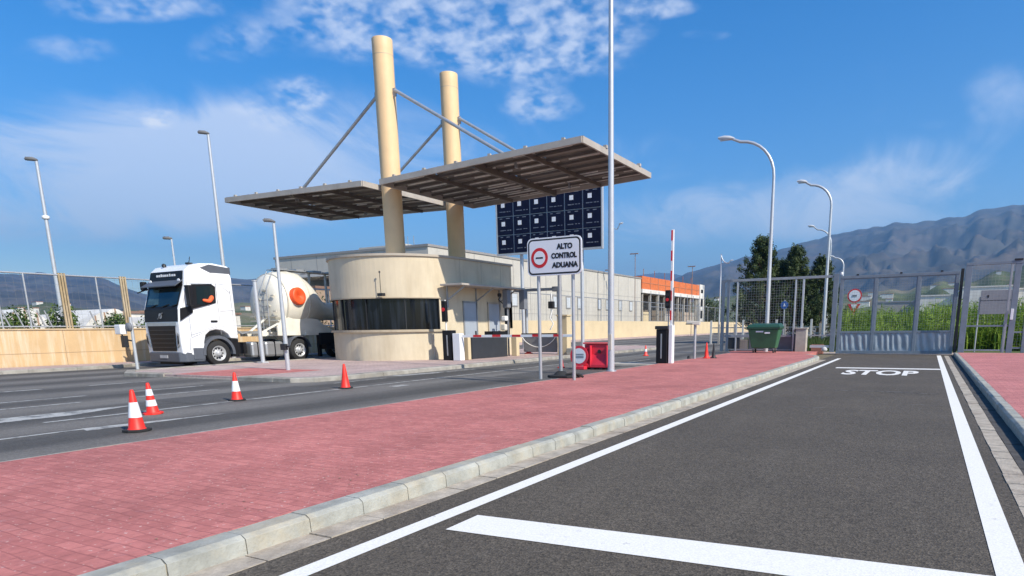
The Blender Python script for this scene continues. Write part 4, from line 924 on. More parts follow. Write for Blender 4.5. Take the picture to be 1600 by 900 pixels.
# ================================================================== LEFT WALL + FENCE
def leftwall():
    w = MB(); w.box(-32.25,-8,0,-32.0,45,1.56); o = w.build('retaining_wall', OWALL, base=(-32.1,10,0)); tag(o, 'orange-stained concrete wall along the far left footway', 'wall')
    j = MB()
    y = -7
    while y < 44: j.box(-32.002,y,.1,-31.992,y+.02,1.56); y += 2.4
    j.box(-32.001,-8,.62,-31.993,45,.64)
    jo = j.build('joint', mat('joint stain',(.36,.25,.15),.9,.2), None, base=(0,0,0)); jo.parent = o; jo.location = (32.1,-10,0)
    cp = MB().box(-32.29,-8,1.56,-31.96,45,1.62).build('coping', mat('coping concrete',(.5,.38,.24),.85,.15), None, base=(0,0,0)); cp.parent = o; cp.location = (32.1,-10,0)
    t = thing('wall_fence', 'pale tubular wire-mesh fence on top of the orange-stained wall', 'fence', (-32.1,10,1.62))
    X = -32.12
    MB().path([(X,-8,3.80),(X,45,3.80)],.035,8).build('top_rail', GALV, t)
    MB().path([(X,-8,1.70),(X,45,1.70)],.03,8).build('bottom_rail', GALV, t)
    ys = [2,4.2,6.5,9.0,10.9,12.65,13.6,16.25,19,21.5,24,26.5,29,32,35,38,41]
    for y in ys: MB().path([(X,y,1.6),(X,y,3.80)],.035,8).build('post', GALV, t)
    for y in (14.95,17.35,10.2,): 
        for d in (-.10,.0,.10): MB().box(X-.04,y+d-.032,1.62,X+.04,y+d+.032,3.88).build('ochre_post', BROWN, t)
    for y in (12.2,12.9,13.35,13.75,14.1,14.35,16.05): MB().path([(X-.02,y,1.65),(X-.02,y-.22,2.35)],.03,6).build('stub', GALV, t)
    wr = MB(); wires(wr,0,1,0,0,1,2,2)
    wr = MB()
    y = 6.0
    while y < 24: wr.path([(X,y,1.7),(X,y,3.78)],.003,3,False); y += .25
    z = 1.9
    while z < 3.75: wr.path([(X,6,z),(X,24,z)],.003,3,False); z += .3
    wr.build('wire_mesh', WIRE, t)
leftwall()
# yellow wall along the right side of the far road
def ywall():
    pts = [(-33.0,46),(-33.2,75),(-34.6,125),(-37,190)]
    w = MB(); f = MB()
    for i in range(3):
        a = Vector((*pts[i],0)); b = Vector((*pts[i+1],0)); w.bar(a+Vector((0,0,1.05)), b+Vector((0,0,1.05)), .25, 2.1)
    o = w.build('boundary_wall', YWALL, base=(-33,60,0)); tag(o, 'pale yellow wall in front of the warehouse along the far footway', 'wall')
    t = thing('boundary_fence', 'thin post-and-mesh fence standing on the pale yellow wall', 'fence', (-33.1,60,2.1))
    for i in range(3):
        a = Vector((*pts[i],0)); b = Vector((*pts[i+1],0)); n = int((b-a).length/5)
        for k in range(n):
            p = a+(b-a)*k/n; MB().path([p+Vector((0,0,2.1)), p+Vector((0,0,4.6))],.05,6).build('post', GALVD, t)
        MB().path([a+Vector((0,0,4.6)), b+Vector((0,0,4.6))],.04,6).build('rail', GALVD, t)
        wr = MB(); L = (b-a).length; k = 0
        while k < L: p = a+(b-a)*k/L; wr.path([p+Vector((0,0,2.1)), p+Vector((0,0,4.6))],.006,3,False); k += .35
        for z in (2.6,3.1,3.6,4.1): wr.path([a+Vector((0,0,z)), b+Vector((0,0,z))],.006,3,False)
        wr.build('wire_mesh', WIRE, t)
ywall()

# ================================================================== WAREHOUSE
def warehouse():
    X, y0, y1, H = -38.0, 45.4, 93.0, 8.75
    t = thing('warehouse', 'long pale grey panel warehouse behind the booth', 'building', (-60,60,0))
    m = MB(); m.box(-57.3,y0,0,X,y1,H-.45); m.build('wall', WH, t)
    MB().box(-57.4,y0-.08,H-.45,X+.08,y1+.05,H-.25).build('parapet', WHD, t)
    MB().box(-50,y0+4,H-.25,X-6,y0+22,H+.55).build('roof_block', WH, t)
    j = MB(); y = y0+3.2
    while y < y1: j.box(X+.002,y,.2,X+.012,y+.06,H-.5); y += 3.3
    for z in (2.9,5.6): j.box(X+.002,y0,z,X+.008,y1,z+.04)
    x = -55
    while x < X-1: j.box(x,y0-.012,.2,x+.05,y0-.002,H-.5); x += 3.5
    j.build('wall_joint', WHD, t)
    for y in (58.0,66.5,69.7,72.6,78.2,80.7,84.9,88.6):
        f = MB(); f.box(X+.002,y,3.6,X+.07,y+1.15,5.0); w = f.build('window', WHD, t)
        MB().box(X+.071,y+.12,3.72,X+.075,y+1.03,4.88).build('pane', G_WIN, w)
    # loading bay in the front wall: a flat grey sheet gives its shade
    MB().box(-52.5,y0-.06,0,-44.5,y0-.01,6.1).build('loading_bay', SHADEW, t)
    aw = MB(); 
    for k in range(16): aw.box(-54+k*.6,y0-2.4,6.35+.08*(k%2),-53.42+k*.6,y0-.05,6.45+.08*(k%2))
    aw.build('bay_canopy', WHD, t); MB().box(-54.1,y0-2.5,6.15,-44.3,y0-2.42,6.40).build('canopy_fascia', mat('pale fascia',(.55,.54,.5),.7,.05), t)
    for x in (-51.5,-47.5): MB().box(x-.06,y0-2.3,0,x+.06,y0-2.2,6.2).build('canopy_post', WHD, t)
    an = MB()
    for x in (-43.5,-42.8,-42.1): an.path([(x,y0+3,H-.3),(x,y0+3,H+1.0)],.03,5)
    an.build('antenna', GALVD, t)
    v = MB(); v.lathe([(.4,0),(.4,.5),(.25,.8),(.05,.9)],(X-1.2,75,H-.25),n=12); v.build('roof_vent', WHITEB, t)
    # part under construction beyond
    c = thing('unfinished_building', 'unfinished block with an orange brick parapet at the far end of the warehouse', 'building', (-45,108,0))
    MB().box(-62,93.2,6.9,X+.1,123.5,8.75).build('parapet', BRICK, c)
    MB().box(-62,93.15,6.35,X+.2,123.6,6.9).build('floor_slab', WHITEB, c)
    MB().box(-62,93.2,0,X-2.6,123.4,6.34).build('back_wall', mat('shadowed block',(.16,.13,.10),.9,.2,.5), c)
    jn = MB()
    for k in range(1,9): jn.box(X+.1,93.2+k*3.3,6.92,X+.16,93.32+k*3.3,8.74)
    jn.box(X+.1,93.2,7.8,X+.15,123.5,7.86); jn.build('parapet_joint', mat('brick joint',(.42,.2,.12),.9,.1), c)
    for k in range(10):
        y = 93.6+k*3.25; MB().box(X-.35,y,0,X+.0,y+.3,6.34).build('column', CONC, c)
    for k in range(9):
        y = 94.2+k*3.25
        if k in (0,1,3,4,6,7): MB().box(X-.3,y,0,X-.15,y+2.4,[3.6,2.2,3.0,3.4,2.0,3.2,3.8,3.8,2][k]).build('infill_wall', [YWALL,WHITEB,CONC,CONC,WHITEB,CONC,mat('tan block',(.42,.33,.25),.9,.1),CONC,CONC][k], c)
    e = MB(); e.box(X-.4,121.0,0,X+.3,123.6,8.9); e.build('end_wall', WHITEB, c)
    for z0, z1_ in ((7.4,8.0),(5.0,6.4),(2.8,4.2)): MB().box(X+.31,121.6,z0,X+.35,122.8,z1_).build('window', BLACK, c)
    rb = MB()
    for k in range(6): rb.path([(X+.0,94+k*4.5,8.7),(X+.0,94+k*4.5,9.8)],.05,5)
    rb.build('rebar', mat('rust',(.3,.12,.07),.9,.2), c)
    sc = MB()
    for k in range(9): sc.path([(X+1.2,94+k*3.4,0),(X+1.2,94+k*3.4,6.6)],.05,5)
    for z in (2.2,4.3,6.2): sc.path([(X+1.2,94,z),(X+1.2,121,z)],.04,5)
    tag(sc.build('scaffolding', GALV, base=(X+1.2,107,0)), 'thin scaffold poles in front of the unfinished orange-topped block', 'scaffolding')
warehouse()

# ================================================================== TRUCK
def wheel(par, x, y, z, r, w=.32, name='wheel', side=1):
    wb = MB(); wb.lathe([(r*.62,-w/2),(r*.93,-w/2),(r,-w/2+.05),(r,w/2-.05),(r*.93,w/2),(r*.62,w/2)],(x,y,z),'x',36,caps=False)
    wo_ = wb.build(name, RUBBER, par)
    rm = MB(); rm.lathe([(r*.63,-w/2+.04),(r*.62,w/2-.02),(r*.55,w/2-.01),(r*.50,w/2-.10),(r*.28,w/2-.12),(r*.24,w/2+.01),(r*.10,w/2+.03)],(x,y,z),'x',28); rm.build('rim', mat('wheel silver',(.42,.43,.44),.4,.08,metal=.15), wo_)
    h = MB()
    for k in range(10):
        a = 2*math.pi*k/10; h.lathe([(r*.075,w/2-.105),(r*.075,w/2-.095)],(x,y+math.cos(a)*r*.4,z+math.sin(a)*r*.4),'x',8)
    h.build('rim_hole', BLACK, wo_)
    return wo_
def truck():
    cx, y0 = -27.3, 15.98; hw = 1.23
    t = thing('truck_tractor', 'white truck tractor unit with a dark windscreen waiting behind the kerb', 'truck', (cx,y0,0))
    def shape(m):                              # taper the cab: narrower nose and roof
        for v in m.v:
            dx = v.x-cx; yy = v.y-y0; k = 1.0
            if yy < .35: k -= .05*(.35-yy)/.35
            if v.z > 3.25: k -= .085*(v.z-3.25)
            v.x = cx+dx*k
        return m
    prof = [(.02,.55),(.0,1.0),(.0,1.75),(.06,2.33),(.38,3.25),(.50,3.80),(.72,4.0),(1.15,4.12),(1.75,4.16),(2.40,4.08),(2.47,3.6),(2.47,1.12),(2.12,1.12),(2.02,1.3),(1.8,1.45),(1.5,1.5),(1.22,1.44),(1.02,1.28),(.93,1.0),(.9,.62),(.5,.45)]
    c = MB(); c.prism([(y0+a,b) for a,b in prof], cx-hw, cx+hw, 'x'); shape(c); cab = c.build('cab', TRUCKW, t, bevel=.05)
    def fpt(z):                                 # front profile y at height z
        pr = [(.55,.02),(1.0,0),(1.75,0),(2.33,.06),(3.25,.38),(3.80,.50)]
        for (za,ya),(zb,yb) in zip(pr,pr[1:]):
            if za <= z <= zb: return ya+(yb-ya)*(z-za)/(zb-za)
        return .5
    def front(poly, off, mt, name, par, thick=.02, bev=0):
        m = MB(); n = len(poly)
        vs = [(cx+a, y0+fpt(b)-off, b) for a,b in poly]+[(cx+a, y0+fpt(b)-off+thick, b) for a,b in poly]
        m.add(vs, [tuple(range(n)), tuple(range(n,2*n))]+[(i,(i+1)%n,n+(i+1)%n,n+i) for i in range(n)]); return m.build(name, mt, par, bevel=bev)
    front([(-1.10,2.30),(1.10,2.30),(1.13,3.25),(-1.13,3.25)], .012, BLACK, 'windscreen_surround', cab)
    ws = front([(-1.03,2.42),(1.03,2.42),(1.06,3.13),(-1.06,3.13)], .02, G_CAB, 'windscreen', cab)
    front([(-.2,2.5),(-.95,2.5),(-.95,3.1),(-.35,3.1)], .023, mat('screen reflection pane',(.06,.10,.10),.1,.4,3), 'screen_reflection', ws, .002)  # windscreen reflection painted as a paler patch over the glass
    wp = MB()
    for x in (-.7,.1,.7): wp.bar((cx+x,y0+fpt(2.4)-.05,2.4),(cx+x+.45,y0+fpt(2.52)-.04,2.5),.025,.025)
    wp.build('wiper', BLACK, ws)
    front([(-1.12,3.25),(1.12,3.25),(1.06,3.80),(-1.06,3.80)], .03, BLACK, 'roof_panel', cab, .05)
    lt = MB()
    for k in range(9):
        x = -.62+k*.145; lt.box(cx+x,y0+fpt(3.64)-.045,3.60,cx+x+rnd(.07,.12),y0+fpt(3.64)-.034,3.68+(.02 if k in (2,6) else 0))
    lt.build('worn_lettering', SIGNW, cab)
    v = MB(); v.add([(cx-1.15,y0+.05,3.22),(cx+1.15,y0+.05,3.22),(cx+1.1,y0+.42,3.46),(cx-1.1,y0+.42,3.46),(cx-1.15,y0+.05,3.18),(cx+1.15,y0+.05,3.18),(cx+1.1,y0+.42,3.42),(cx-1.1,y0+.42,3.42)],[(0,1,2,3),(7,6,5,4),(0,4,5,1),(1,5,6,2),(2,6,7,3),(3,7,4,0)]); v.build('sun_visor', TRUCKG, cab)
    for x in (-.95,.95): MB().lathe([(.07,0),(.07,-.03)],(cx+x,y0+.36,3.42),'y',12).build('marker_lamp', SIGNW, cab)
    front([(-1.12,1.82),(1.12,1.82),(1.12,2.30),(-1.12,2.30)], .014, BLACK, 'nose_panel', cab)
    em = MB(); em.bar((cx-.15,y0-.03,1.93),(cx+.17,y0-.01,2.17),.012,.035,(0,1,0)); em.lathe([(.11,0),(.11,-.008)],(cx,y0-.0,2.05),'y',20,False); em.build('emblem', GALVD, cab)
    g = front([(-.80,.66),(.80,.66),(.92,1.66),(-.92,1.66)], .03, BLACK, 'grille', cab)
    s = MB()
    for k in range(5):
        z = .80+k*.17; w = .78+.02*k; s.box(cx-w,y0+fpt(z)-.055,z,cx+w,y0+fpt(z)-.03,z+.025)
    s.build('grille_slat', DGREY, g)
    front([(-1.0,1.66),(1.0,1.66),(1.0,1.80),(-1.0,1.80)], .018, ALU, 'chrome_strip', cab)
    for sx in (-1,1):
        h = front([(sx*.90,.78),(sx*1.10,.9),(sx*1.12,1.32),(sx*1.0,1.40)][::sx], .035, mat('headlamp glass',(.30,.32,.34),.15,.2,8), 'headlight', cab)
        front([(sx*.97,.92),(sx*1.07,.98),(sx*1.08,1.25),(sx*1.03,1.28)][::sx], .042, BLACK, 'lamp_insert', h)
    bp = MB(); bp.prism([(-1.20,.15),(-1.0,-.06),(1.0,-.06),(1.20,.15),(1.22,.88),(-1.22,.88)], .22, .62); 
    for q in bp.v: q.x += cx; q.y += y0
    bp.build('bumper', TRUCKG, t, bevel=.04)
    MB().box(cx-.26,y0-.08,.38,cx+.26,y0-.062,.50).build('number_plate', mat('dull plate',(.45,.45,.46),.5,.1), t)
    ax = MB(); ax.box(cx-.95,y0+.3,.12,cx+.6,y0+.9,.4); ax.build('underrun', BLACK, t)
    # right-hand side (faces the road)
    X = cx+hw
    sd = MB(); sd.prism([(y0+a,b) for a,b in ((.52,2.30),(1.10,2.44),(1.62,2.58),(1.66,3.22),(1.5,3.32),(.66,3.28),(.60,3.1))], X+.002, X+.012, 'x'); sw = sd.build('side_window', BLACK, cab)
    MB().prism([(y0+a,b) for a,b in ((.80,2.50),(1.12,2.50),(1.56,2.62),(1.60,3.16),(1.45,3.24),(.84,3.2))], X+.013, X+.016, 'x').build('pane', G_CAB, sw)
    MB().prism([(y0+a,b) for a,b in ((.05,1.85),(.60,2.18),(.60,2.45),(.10,2.33))], X-.03, X+.006, 'x').build('pillar_trim', BLACK, cab)
    dl = MB()
    def ln(a, b, w=.012): dl.bar((X+.003,y0+a[0],a[1]),(X+.003,y0+b[0],b[1]),w,.006,(1,0,0))
    for a, b in (((.42,2.2),(.42,1.2)),((.42,1.2),(.95,1.38)),((.98,1.5),(1.62,1.66)),((.42,1.3),(1.66,1.62)),((1.70,1.3),(1.70,3.35)),((.6,3.36),(1.70,3.38)),((1.70,3.38),(2.2,3.35)),((2.3,3.1),(2.32,1.8)),((1.75,2.25),(2.40,2.28)),((1.75,1.62),(2.40,1.66)),((1.9,3.3),(2.3,3.0)),((.35,1.2),(.3,.7)),((2.1,1.3),(2.44,1.3))): ln(a,b)
    dl.build('panel_gap', mat('panel gap grey',(.30,.31,.33),.6,.1), cab)
    MB().box(X+.001,y0+1.30,1.80,X+.04,y0+1.58,1.87).build('door_handle', BLACK, cab, bevel=.008)
    MB().prism([(y0+a,b) for a,b in ((1.15,3.95),(1.55,4.10),(2.38,4.02),(2.44,3.72),(1.6,3.74),(1.38,3.84))], cx+1.13, cx+1.175, 'x').build('roof_deflector', TRUCKG, cab, bevel=.01)
    MB().box(cx-1.1,y0+2.32,3.75,cx+1.1,y0+2.52,4.05).build('rear_deflector', TRUCKG, cab, bevel=.02)
    mr = MB(); mr.box(X+.10,y0+.30,2.42,X+.34,y0+.48,3.22); mo = mr.build('mirror', BLACK, cab, bevel=.04); mr = MB(); mr.box(X-.0,y0+.36,3.16,X+.2,y0+.42,3.22).box(X,y0+.36,2.44,X+.2,y0+.42,2.5); mr.build('mirror_arm', BLACK, mo)
    mr = MB(); mr.box(cx-hw-.30,y0+.22,3.1,cx-hw-.05,y0+.40,3.45); mo = mr.build('mirror', BLACK, cab, bevel=.04); MB().bar((cx-hw-.3,y0+.1,3.0),(cx-hw+.1,y0+.3,3.15),.04,.04).build('mirror_arm', BLACK, mo)
    # arch, steps
    ar = MB(); n = 20
    for k in range(n):
        a0, a1 = math.pi*(-.03+1.06*k/n), math.pi*(-.03+1.06*(k+1)/n)
        q = [(y0+1.53+r_*math.cos(a), .53+r_*math.sin(a)) for a, r_ in ((a0,.60),(a1,.60),(a1,.72),(a0,.72))]
        ar.prism(q, X-.35, X+.02, 'x')
    ar.build('mudguard', TRUCKG, t)
    MB().box(X-.25,y0+.42,.30,X+.005,y0+.90,.78).build('step', TRUCKG, t, bevel=.03)
    MB().box(X-.2,y0+2.13,.35,X-.02,y0+2.45,1.1).build('air_intake', BLACK, t, bevel=.02)
    for sx in (-1,1):
        w = wheel(t, cx+sx*1.05, y0+1.53, .52, .52, .32)
        w = wheel(t, cx+sx*.95, y0+5.62, .52, .52, .5, side=sx)
    f = MB(); f.box(cx-.42,y0+2.2,.62,cx-.30,y0+6.6,.92).box(cx+.30,y0+2.2,.62,cx+.42,y0+6.6,.92).box(cx-.4,y0+3,.7,cx+.4,y0+3.2,.9).box(cx-1.0,y0+2.5,.45,cx+.95,y0+3.0,.95); f.build('chassis', BLACK, t)
    for (a, b) in ((3.05,3.68),(3.75,4.72)):
        k = MB(); k.box(cx+.55,y0+a,.28,X-.02,y0+b,.95); tk = k.build('fuel_tank', ALU, t, bevel=.10)
        bd = MB(); bd.box(cx+.54,y0+(a+b)/2-.025,.27,X-.01,y0+(a+b)/2+.025,.96); bd.build('tank_strap', BLACK, tk)
    mg = MB(); n = 14
    for k in range(n):
        a0, a1 = math.pi*(.05+.9*k/n), math.pi*(.05+.9*(k+1)/n)
        q = [(y0+5.62+r_*math.cos(a), .55+r_*math.sin(a)) for a, r_ in ((a0,.60),(a1,.60),(a1,.64),(a0,.64))]
        mg.prism(q, cx+.7, X, 'x')
    mg.build('rear_mudguard', TRUCKG, t)
    ex = MB()
    for x in (.5,.8): ex.path([(cx+x,y0+2.62,1.0),(cx+x,y0+2.62,3.3)],.05,8)
    ex.box(cx-.9,y0+2.55,1.0,cx+.9,y0+2.68,1.5); ex.path([(cx+.4,y0+2.8,1.6),(cx+.6,y0+3.1,1.3),(cx+.5,y0+3.6,1.4)],.03,6); ex.build('air_lines', GALVD, t)
    be = MB(); be.lathe([(.09,0),(.08,.1),(.02,.14)],(cx-.55,y0+.75,4.02),n=10); be.build('beacon', DARK, cab)
    an = MB(); an.path([(cx+.55,y0+1.1,4.1),(cx+.6,y0+1.15,4.4)],.015,5); an.box(cx+.48,y0+1.0,4.1,cx+.66,y0+1.2,4.17); an.build('roof_aerial', DARK, cab)
    # ---------------- tank trailer
    r = thing('tank_trailer', 'cream bulk cement tank trailer with an orange round hatch behind the white cab', 'trailer', (cx,y0+7,0))
    rings = [(4.72,.20,2.66),(4.72,.6,2.66),(4.80,.95,2.68),(4.95,1.15,2.70),(5.15,1.27,2.74),(5.5,1.35,2.79),(5.95,1.38,2.82),(6.35,1.33,2.81),(6.75,1.20,2.76),(7.1,1.03,2.68),(7.45,.82,2.57),(7.75,.62,2.47),(8.0,.50,2.40),(8.3,.44,2.36),(9.4,.44,2.36),(9.9,.8,2.5),(10.6,1.2,2.65),(12.0,1.27,2.7),(12.9,1.2,2.66),(13.2,.7,2.62),(13.25,.2,2.62)]
    m = MB(); n = 48; vs = []; fs = []
    for (yy, rr, zc_) in rings:
        for k in range(n): a = 2*math.pi*k/n; vs.append((cx+math.cos(a)*rr*.985, y0+yy, zc_+math.sin(a)*rr))
    for i in range(len(rings)-1):
        for k in range(n): fs.append((i*n+k, i*n+(k+1)%n, (i+1)*n+(k+1)%n, (i+1)*n+k))
    m.add(vs, fs, True); m.add(vs[:n],[tuple(range(n))]); tank = m.build('tank', CREAM, r)
    hp = MB()
    for yc in (5.9, 11.6):
        hp.lathe([(1.0,2.0),(.85,1.6),(.22,.75),(.22,.6)],(cx,y0+yc,0),n=24)
    hp.build('hopper', CREAM, r)
    ri = MB()
    for yy, rr, zc_ in ((5.15,1.29,2.74),(6.35,1.345,2.81)): ri.lathe([(rr,-.03),(rr,.03)],(cx,y0+yy,zc_),'y',48)
    ri.build('tank_band', mat('cream band',(.58,.55,.46),.5,.1), tank)
    lad = MB()
    for x in (-.18,.22): lad.path([(cx+x+.35,y0+4.55,1.2),(cx+x+.35,y0+4.6,3.3),(cx+x+.35,y0+5.0,4.1)],.025,6)
    for k in range(7): lad.path([(cx+.17,y0+4.57,1.4+k*.28),(cx+.57,y0+4.57,1.4+k*.28)],.018,6)
    lad.build('ladder', GALVD, r)
    fz = MB()
    for dx, dz in ((.15,.6),(.35,-.1),(-.3,.2),(.75,-.35),(.7,.35)): fz.box(cx+dx,y0+4.66,2.62+dz,cx+dx+.22,y0+4.72,2.62+dz+.06)
    for z in (1.55,1.85,2.05): fz.box(cx-.9,y0+4.70,z,cx+1.0,y0+4.80,z+.05)
    fz.build('front_rib', mat('cream band',(.58,.55,.46),.5,.1), tank)
    hz = MB(); d = Vector((.985,.12,.10)).normalized(); c0 = Vector((cx+1.37,y0+5.66,2.98))
    xx = d.cross(Vector((0,0,1))).normalized(); yy_ = xx.cross(d); n = 32
    ringv = []
    for dep, rr in ((-.45,.40),(.04,.40),(.08,.37),(.08,.25),(.05,.22),(.05,.07),(.02,.05)):
        ringv.append([c0+d*dep+xx*(math.cos(2*math.pi*k/n)*rr)+yy_*(math.sin(2*math.pi*k/n)*rr) for k in range(n)])
    vs = [p for q in ringv for p in q]
    fs = [(i*n+k,i*n+(k+1)%n,(i+1)*n+(k+1)%n,(i+1)*n+k) for i in range(len(ringv)-1) for k in range(n)]
    hz.add(vs, fs, True); hz.add(ringv[-1],[tuple(range(n))]); hz.build('orange_hatch', ORANGE, tank)
    tp = MB(); tp.box(cx-.35,y0+5.4,4.20,cx+.35,y0+9.6,4.23)
    for yy in (5.6,6.6,7.6,8.6): tp.box(cx-.25,y0+yy,4.23,cx+.25,y0+yy+.5,4.31)
    tp.build('catwalk', GALVD, r)
    for yy in (7.5,8.5,9.5): MB().box(cx-.06,y0+yy,2.5,cx+.06,y0+yy+.06,4.2).build('catwalk_post', GALVD, r)
    fr = MB(); 
    for sx in (-.45,.35): fr.box(cx+sx,y0+3.75,1.18,cx+sx+.10,y0+13.6,1.36)
    fr.prism([(y0+4.6,1.20),(y0+8.3,1.20),(y0+7.4,1.6),(y0+6.9,1.95),(y0+5.0,2.1),(y0+4.6,1.6)], cx+.98, cx+1.05, 'x'); fr.box(cx-1.0,y0+3.7,1.30,cx+1.1,y0+4.0,1.42); fr.bar((cx+1.0,y0+3.9,1.4),(cx+1.0,y0+4.7,1.75),.07,.07); fr.bar((cx+.2,y0+3.8,1.4),(cx+.2,y0+4.7,2.0),.07,.07)
    fr.box(cx-1.0,y0+6.1,1.2,cx+1.1,y0+6.35,1.42)
    fr.build('subframe', CREAM, r)
    sk = MB(); sk.box(cx+.9,y0+6.9,.75,cx+1.15,y0+8.9,1.3).box(cx+.5,y0+7.3,.5,cx+1.1,y0+8.3,1.25); sk.build('side_locker', BLACK, r, bevel=.03)
    lg = MB(); lg.box(cx+.75,y0+7.0,.15,cx+.9,y0+7.15,1.2); lg.build('landing_leg', BLACK, r)
    for yy in (9.6,10.95,12.3):
        for sx in (-1,1): wheel(r, cx+sx*.98, y0+yy, .52, .52, .36, side=sx)
    # ---------------- driver
    p = bpy.data.meshes.new('person'); P0 = Vector((cx+.80, y0+1.55, 2.28))
    sk_v = [(0,0,0),(0,.02,.28),(0,.0,.55),(0,-.02,.68),(0,-.05,.80),(0,-.06,.92),   # pelvis..head
            (.22,-.02,.55),(.46,-.10,.50),(.53,-.27,.34),(.46,-.52,.40),               # window-side arm, elbow on the sill
            (-.19,0,.55),(-.26,-.10,.30),(-.18,-.36,.34),(-.16,-.44,.36),
            (.12,-.10,0),(.14,-.50,.04),(.14,-.55,-.38),(-.12,-.10,0),(-.14,-.50,.04),(-.14,-.55,-.38)]
    ed = [(0,1),(1,2),(2,3),(3,4),(4,5),(2,6),(6,7),(7,8),(8,9),(2,10),(10,11),(11,12),(12,13),(0,14),(14,15),(15,16),(0,17),(17,18),(18,19)]
    p.from_pydata([v for v in sk_v], ed, []); po = bpy.data.objects.new('person', p); COL.objects.link(po); po.location = P0
    m1 = po.modifiers.new('skin','SKIN'); m2 = po.modifiers.new('sub','SUBSURF'); m2.levels = 1; m2.render_levels = 2
    rad = [.17,.16,.17,.06,.10,.085,.10,.10,.085,.05,.08,.055,.045,.04,.10,.08,.06,.10,.08,.06]
    for i, v in enumerate(p.skin_vertices[0].data): v.radius = (rad[i], rad[i])
    p.skin_vertices[0].data[0].use_root = True; p.materials.append(VEST)
    tag(po, 'driver in an orange hi-vis top seated in the truck cab, elbow at the window', 'person')
    hd = MB(); hd.lathe([(.02,-.13),(.075,-.10),(.098,0),(.09,.08),(.05,.12),(.01,.13)],(P0.x,P0.y-.06,P0.z+.88),n=20); ho = hd.build('face', SKIN, po)
    hr = MB(); hr.lathe([(.103,.02),(.098,.085),(.06,.128),(.01,.142)],(P0.x,P0.y-.045,P0.z+.885),n=20); hr.build('hair', HAIR, po)
truck()

# ================================================================== VEGETATION
def leaf_cloud(mb, c, r, n, s, up=.3, flat=1.0):
    for _ in range(n):
        d = Vector((random.gauss(0,1),random.gauss(0,1),random.gauss(0,1))).normalized()*(random.random()**.45)
        p = Vector(c)+Vector((d.x*r[0],d.y*r[1],d.z*r[2]))
        nrm = (d+Vector((rnd(-.7,.7),rnd(-.7,.7),rnd(-.5,.9)))).normalized(); a = nrm.orthogonal().normalized(); a.rotate(Matrix.Rotation(rnd(0,6.28),3,nrm)); b = nrm.cross(a)
        L = s*rnd(.6,1.4); Wd = L*.42*flat
        mb.add([p-a*L*.5, p+b*Wd*.5, p+a*L*.5, p-b*Wd*.5], [(0,1,2,3)])
def conifer(x, y, H, w, label, n=60, seed=1):
    random.seed(seed)
    t = thing('conifer', label, 'tree', (x,y,0), group='dark conifers behind the mesh fence')
    tr = MB(); tr.path([(x,y,0),(x+.1,y,H*.4),(x,y,H*.93)],[.22,.15,.03],8)
    cr = MB()
    for k in range(n):
        f = (k+.5)/n; z = H*(.10+.86*f**1.0); rad = w*(1-.90*((z/H-.1)/.88)**1.25)*rnd(.62,1.12); a = k*2.399+rnd(-.3,.3)
        e = Vector((x+math.cos(a)*rad*.82, y+math.sin(a)*rad*.82, z+rad*.35))
        tr.path([(x,y,z-.15*rad),((x+e.x)/2,(y+e.y)/2,z+.02),e],[.05,.035,.012],4)
        m = 5
        for j in range(1,m+1):
            g = .28+.72*j/m; p = Vector((x,y,z)).lerp(e,g)+Vector((rnd(-.15,.15),rnd(-.15,.15),rnd(-.05,.25)))
            leaf_cloud(cr, p, (.32,.32,.28), 50, .17)
        leaf_cloud(cr, e+Vector((0,0,.2)), (.22,.22,.42), 60, .16)
    leaf_cloud(cr, (x,y,H*.95), (.22,.22,.5), 120, .16)
    tr.build('trunk', BARK, t); cr.build('crown', PINE, t, recalc=False)
conifer(-12.1,55.0,8.2,3.5,'tallest dark conifer, left of the others behind the mesh fence',78,11)
conifer(-10.9,57.2,6.5,3.9,'squat dark conifer filling the gap behind the lamp',70,14)
conifer(-9.6,56.0,7.4,2.6,'middle dark conifer with a pointed top, just right of the lamp behind the bin',60,12)
conifer(-7.9,57.5,6.6,2.8,'rightmost dark conifer behind the curved lamp by the gate',60,13)
def bush(x, y, w, d, h, label, m=OLIVE, n=900, s=.16, seed=0, cat='bush', group=None, z0=0):
    random.seed(seed); t = thing('bush', label, cat, (x,y,z0), group=group)
    c = MB(); st = MB()
    for k in range(9):
        px, py, pz = x+rnd(-w,w)*.6, y+rnd(-d,d)*.6, z0+h*rnd(.35,.75)
        st.path([(x+rnd(-.2,.2),y,z0),(px,py,pz)],[.05,.015],4)
        leaf_cloud(c, (px,py,pz), (w*.42,d*.42,h*.32), n//9, s)
    st.build('stem', BARK, t); c.build('foliage', m, t, recalc=False)
bush(-41,139,4.5,3,8.2,'round dark tree at the end of the road beyond the unfinished block',PINE,1700,.5,21,'tree')
bush(-34,15.6,.9,.8,2.7,'bright green shrub behind the wall just right of the ochre posts',OLIVE,2200,.17,22,group='shrubs behind the stained wall')
bush(-34.6,13.8,1.3,.9,2.6,'shrub behind the wall left of the ochre posts',OLIVE,2400,.17,23,group='shrubs behind the stained wall')
bush(-34.4,12.3,1.1,.8,2.2,'shrub behind the wall at the left edge of the photo',OLIVE,2200,.17,24,group='shrubs behind the stained wall')
bush(-35,18.0,1.5,1.1,2.4,'shrub behind the wall right of the thin lamp post',OLIVE,2600,.17,25,group='shrubs behind the stained wall')
bush(-36,20.8,1.8,1.3,2.5,'darker shrub behind the wall just left of the truck cab',OLIVE,2600,.18,26,group='shrubs behind the stained wall')
bush(-37,31,3.5,2.5,4.0,'loose shrub seen between the cab and the tank trailer',PINE,1200,.22,27,group='shrubs behind the stained wall')
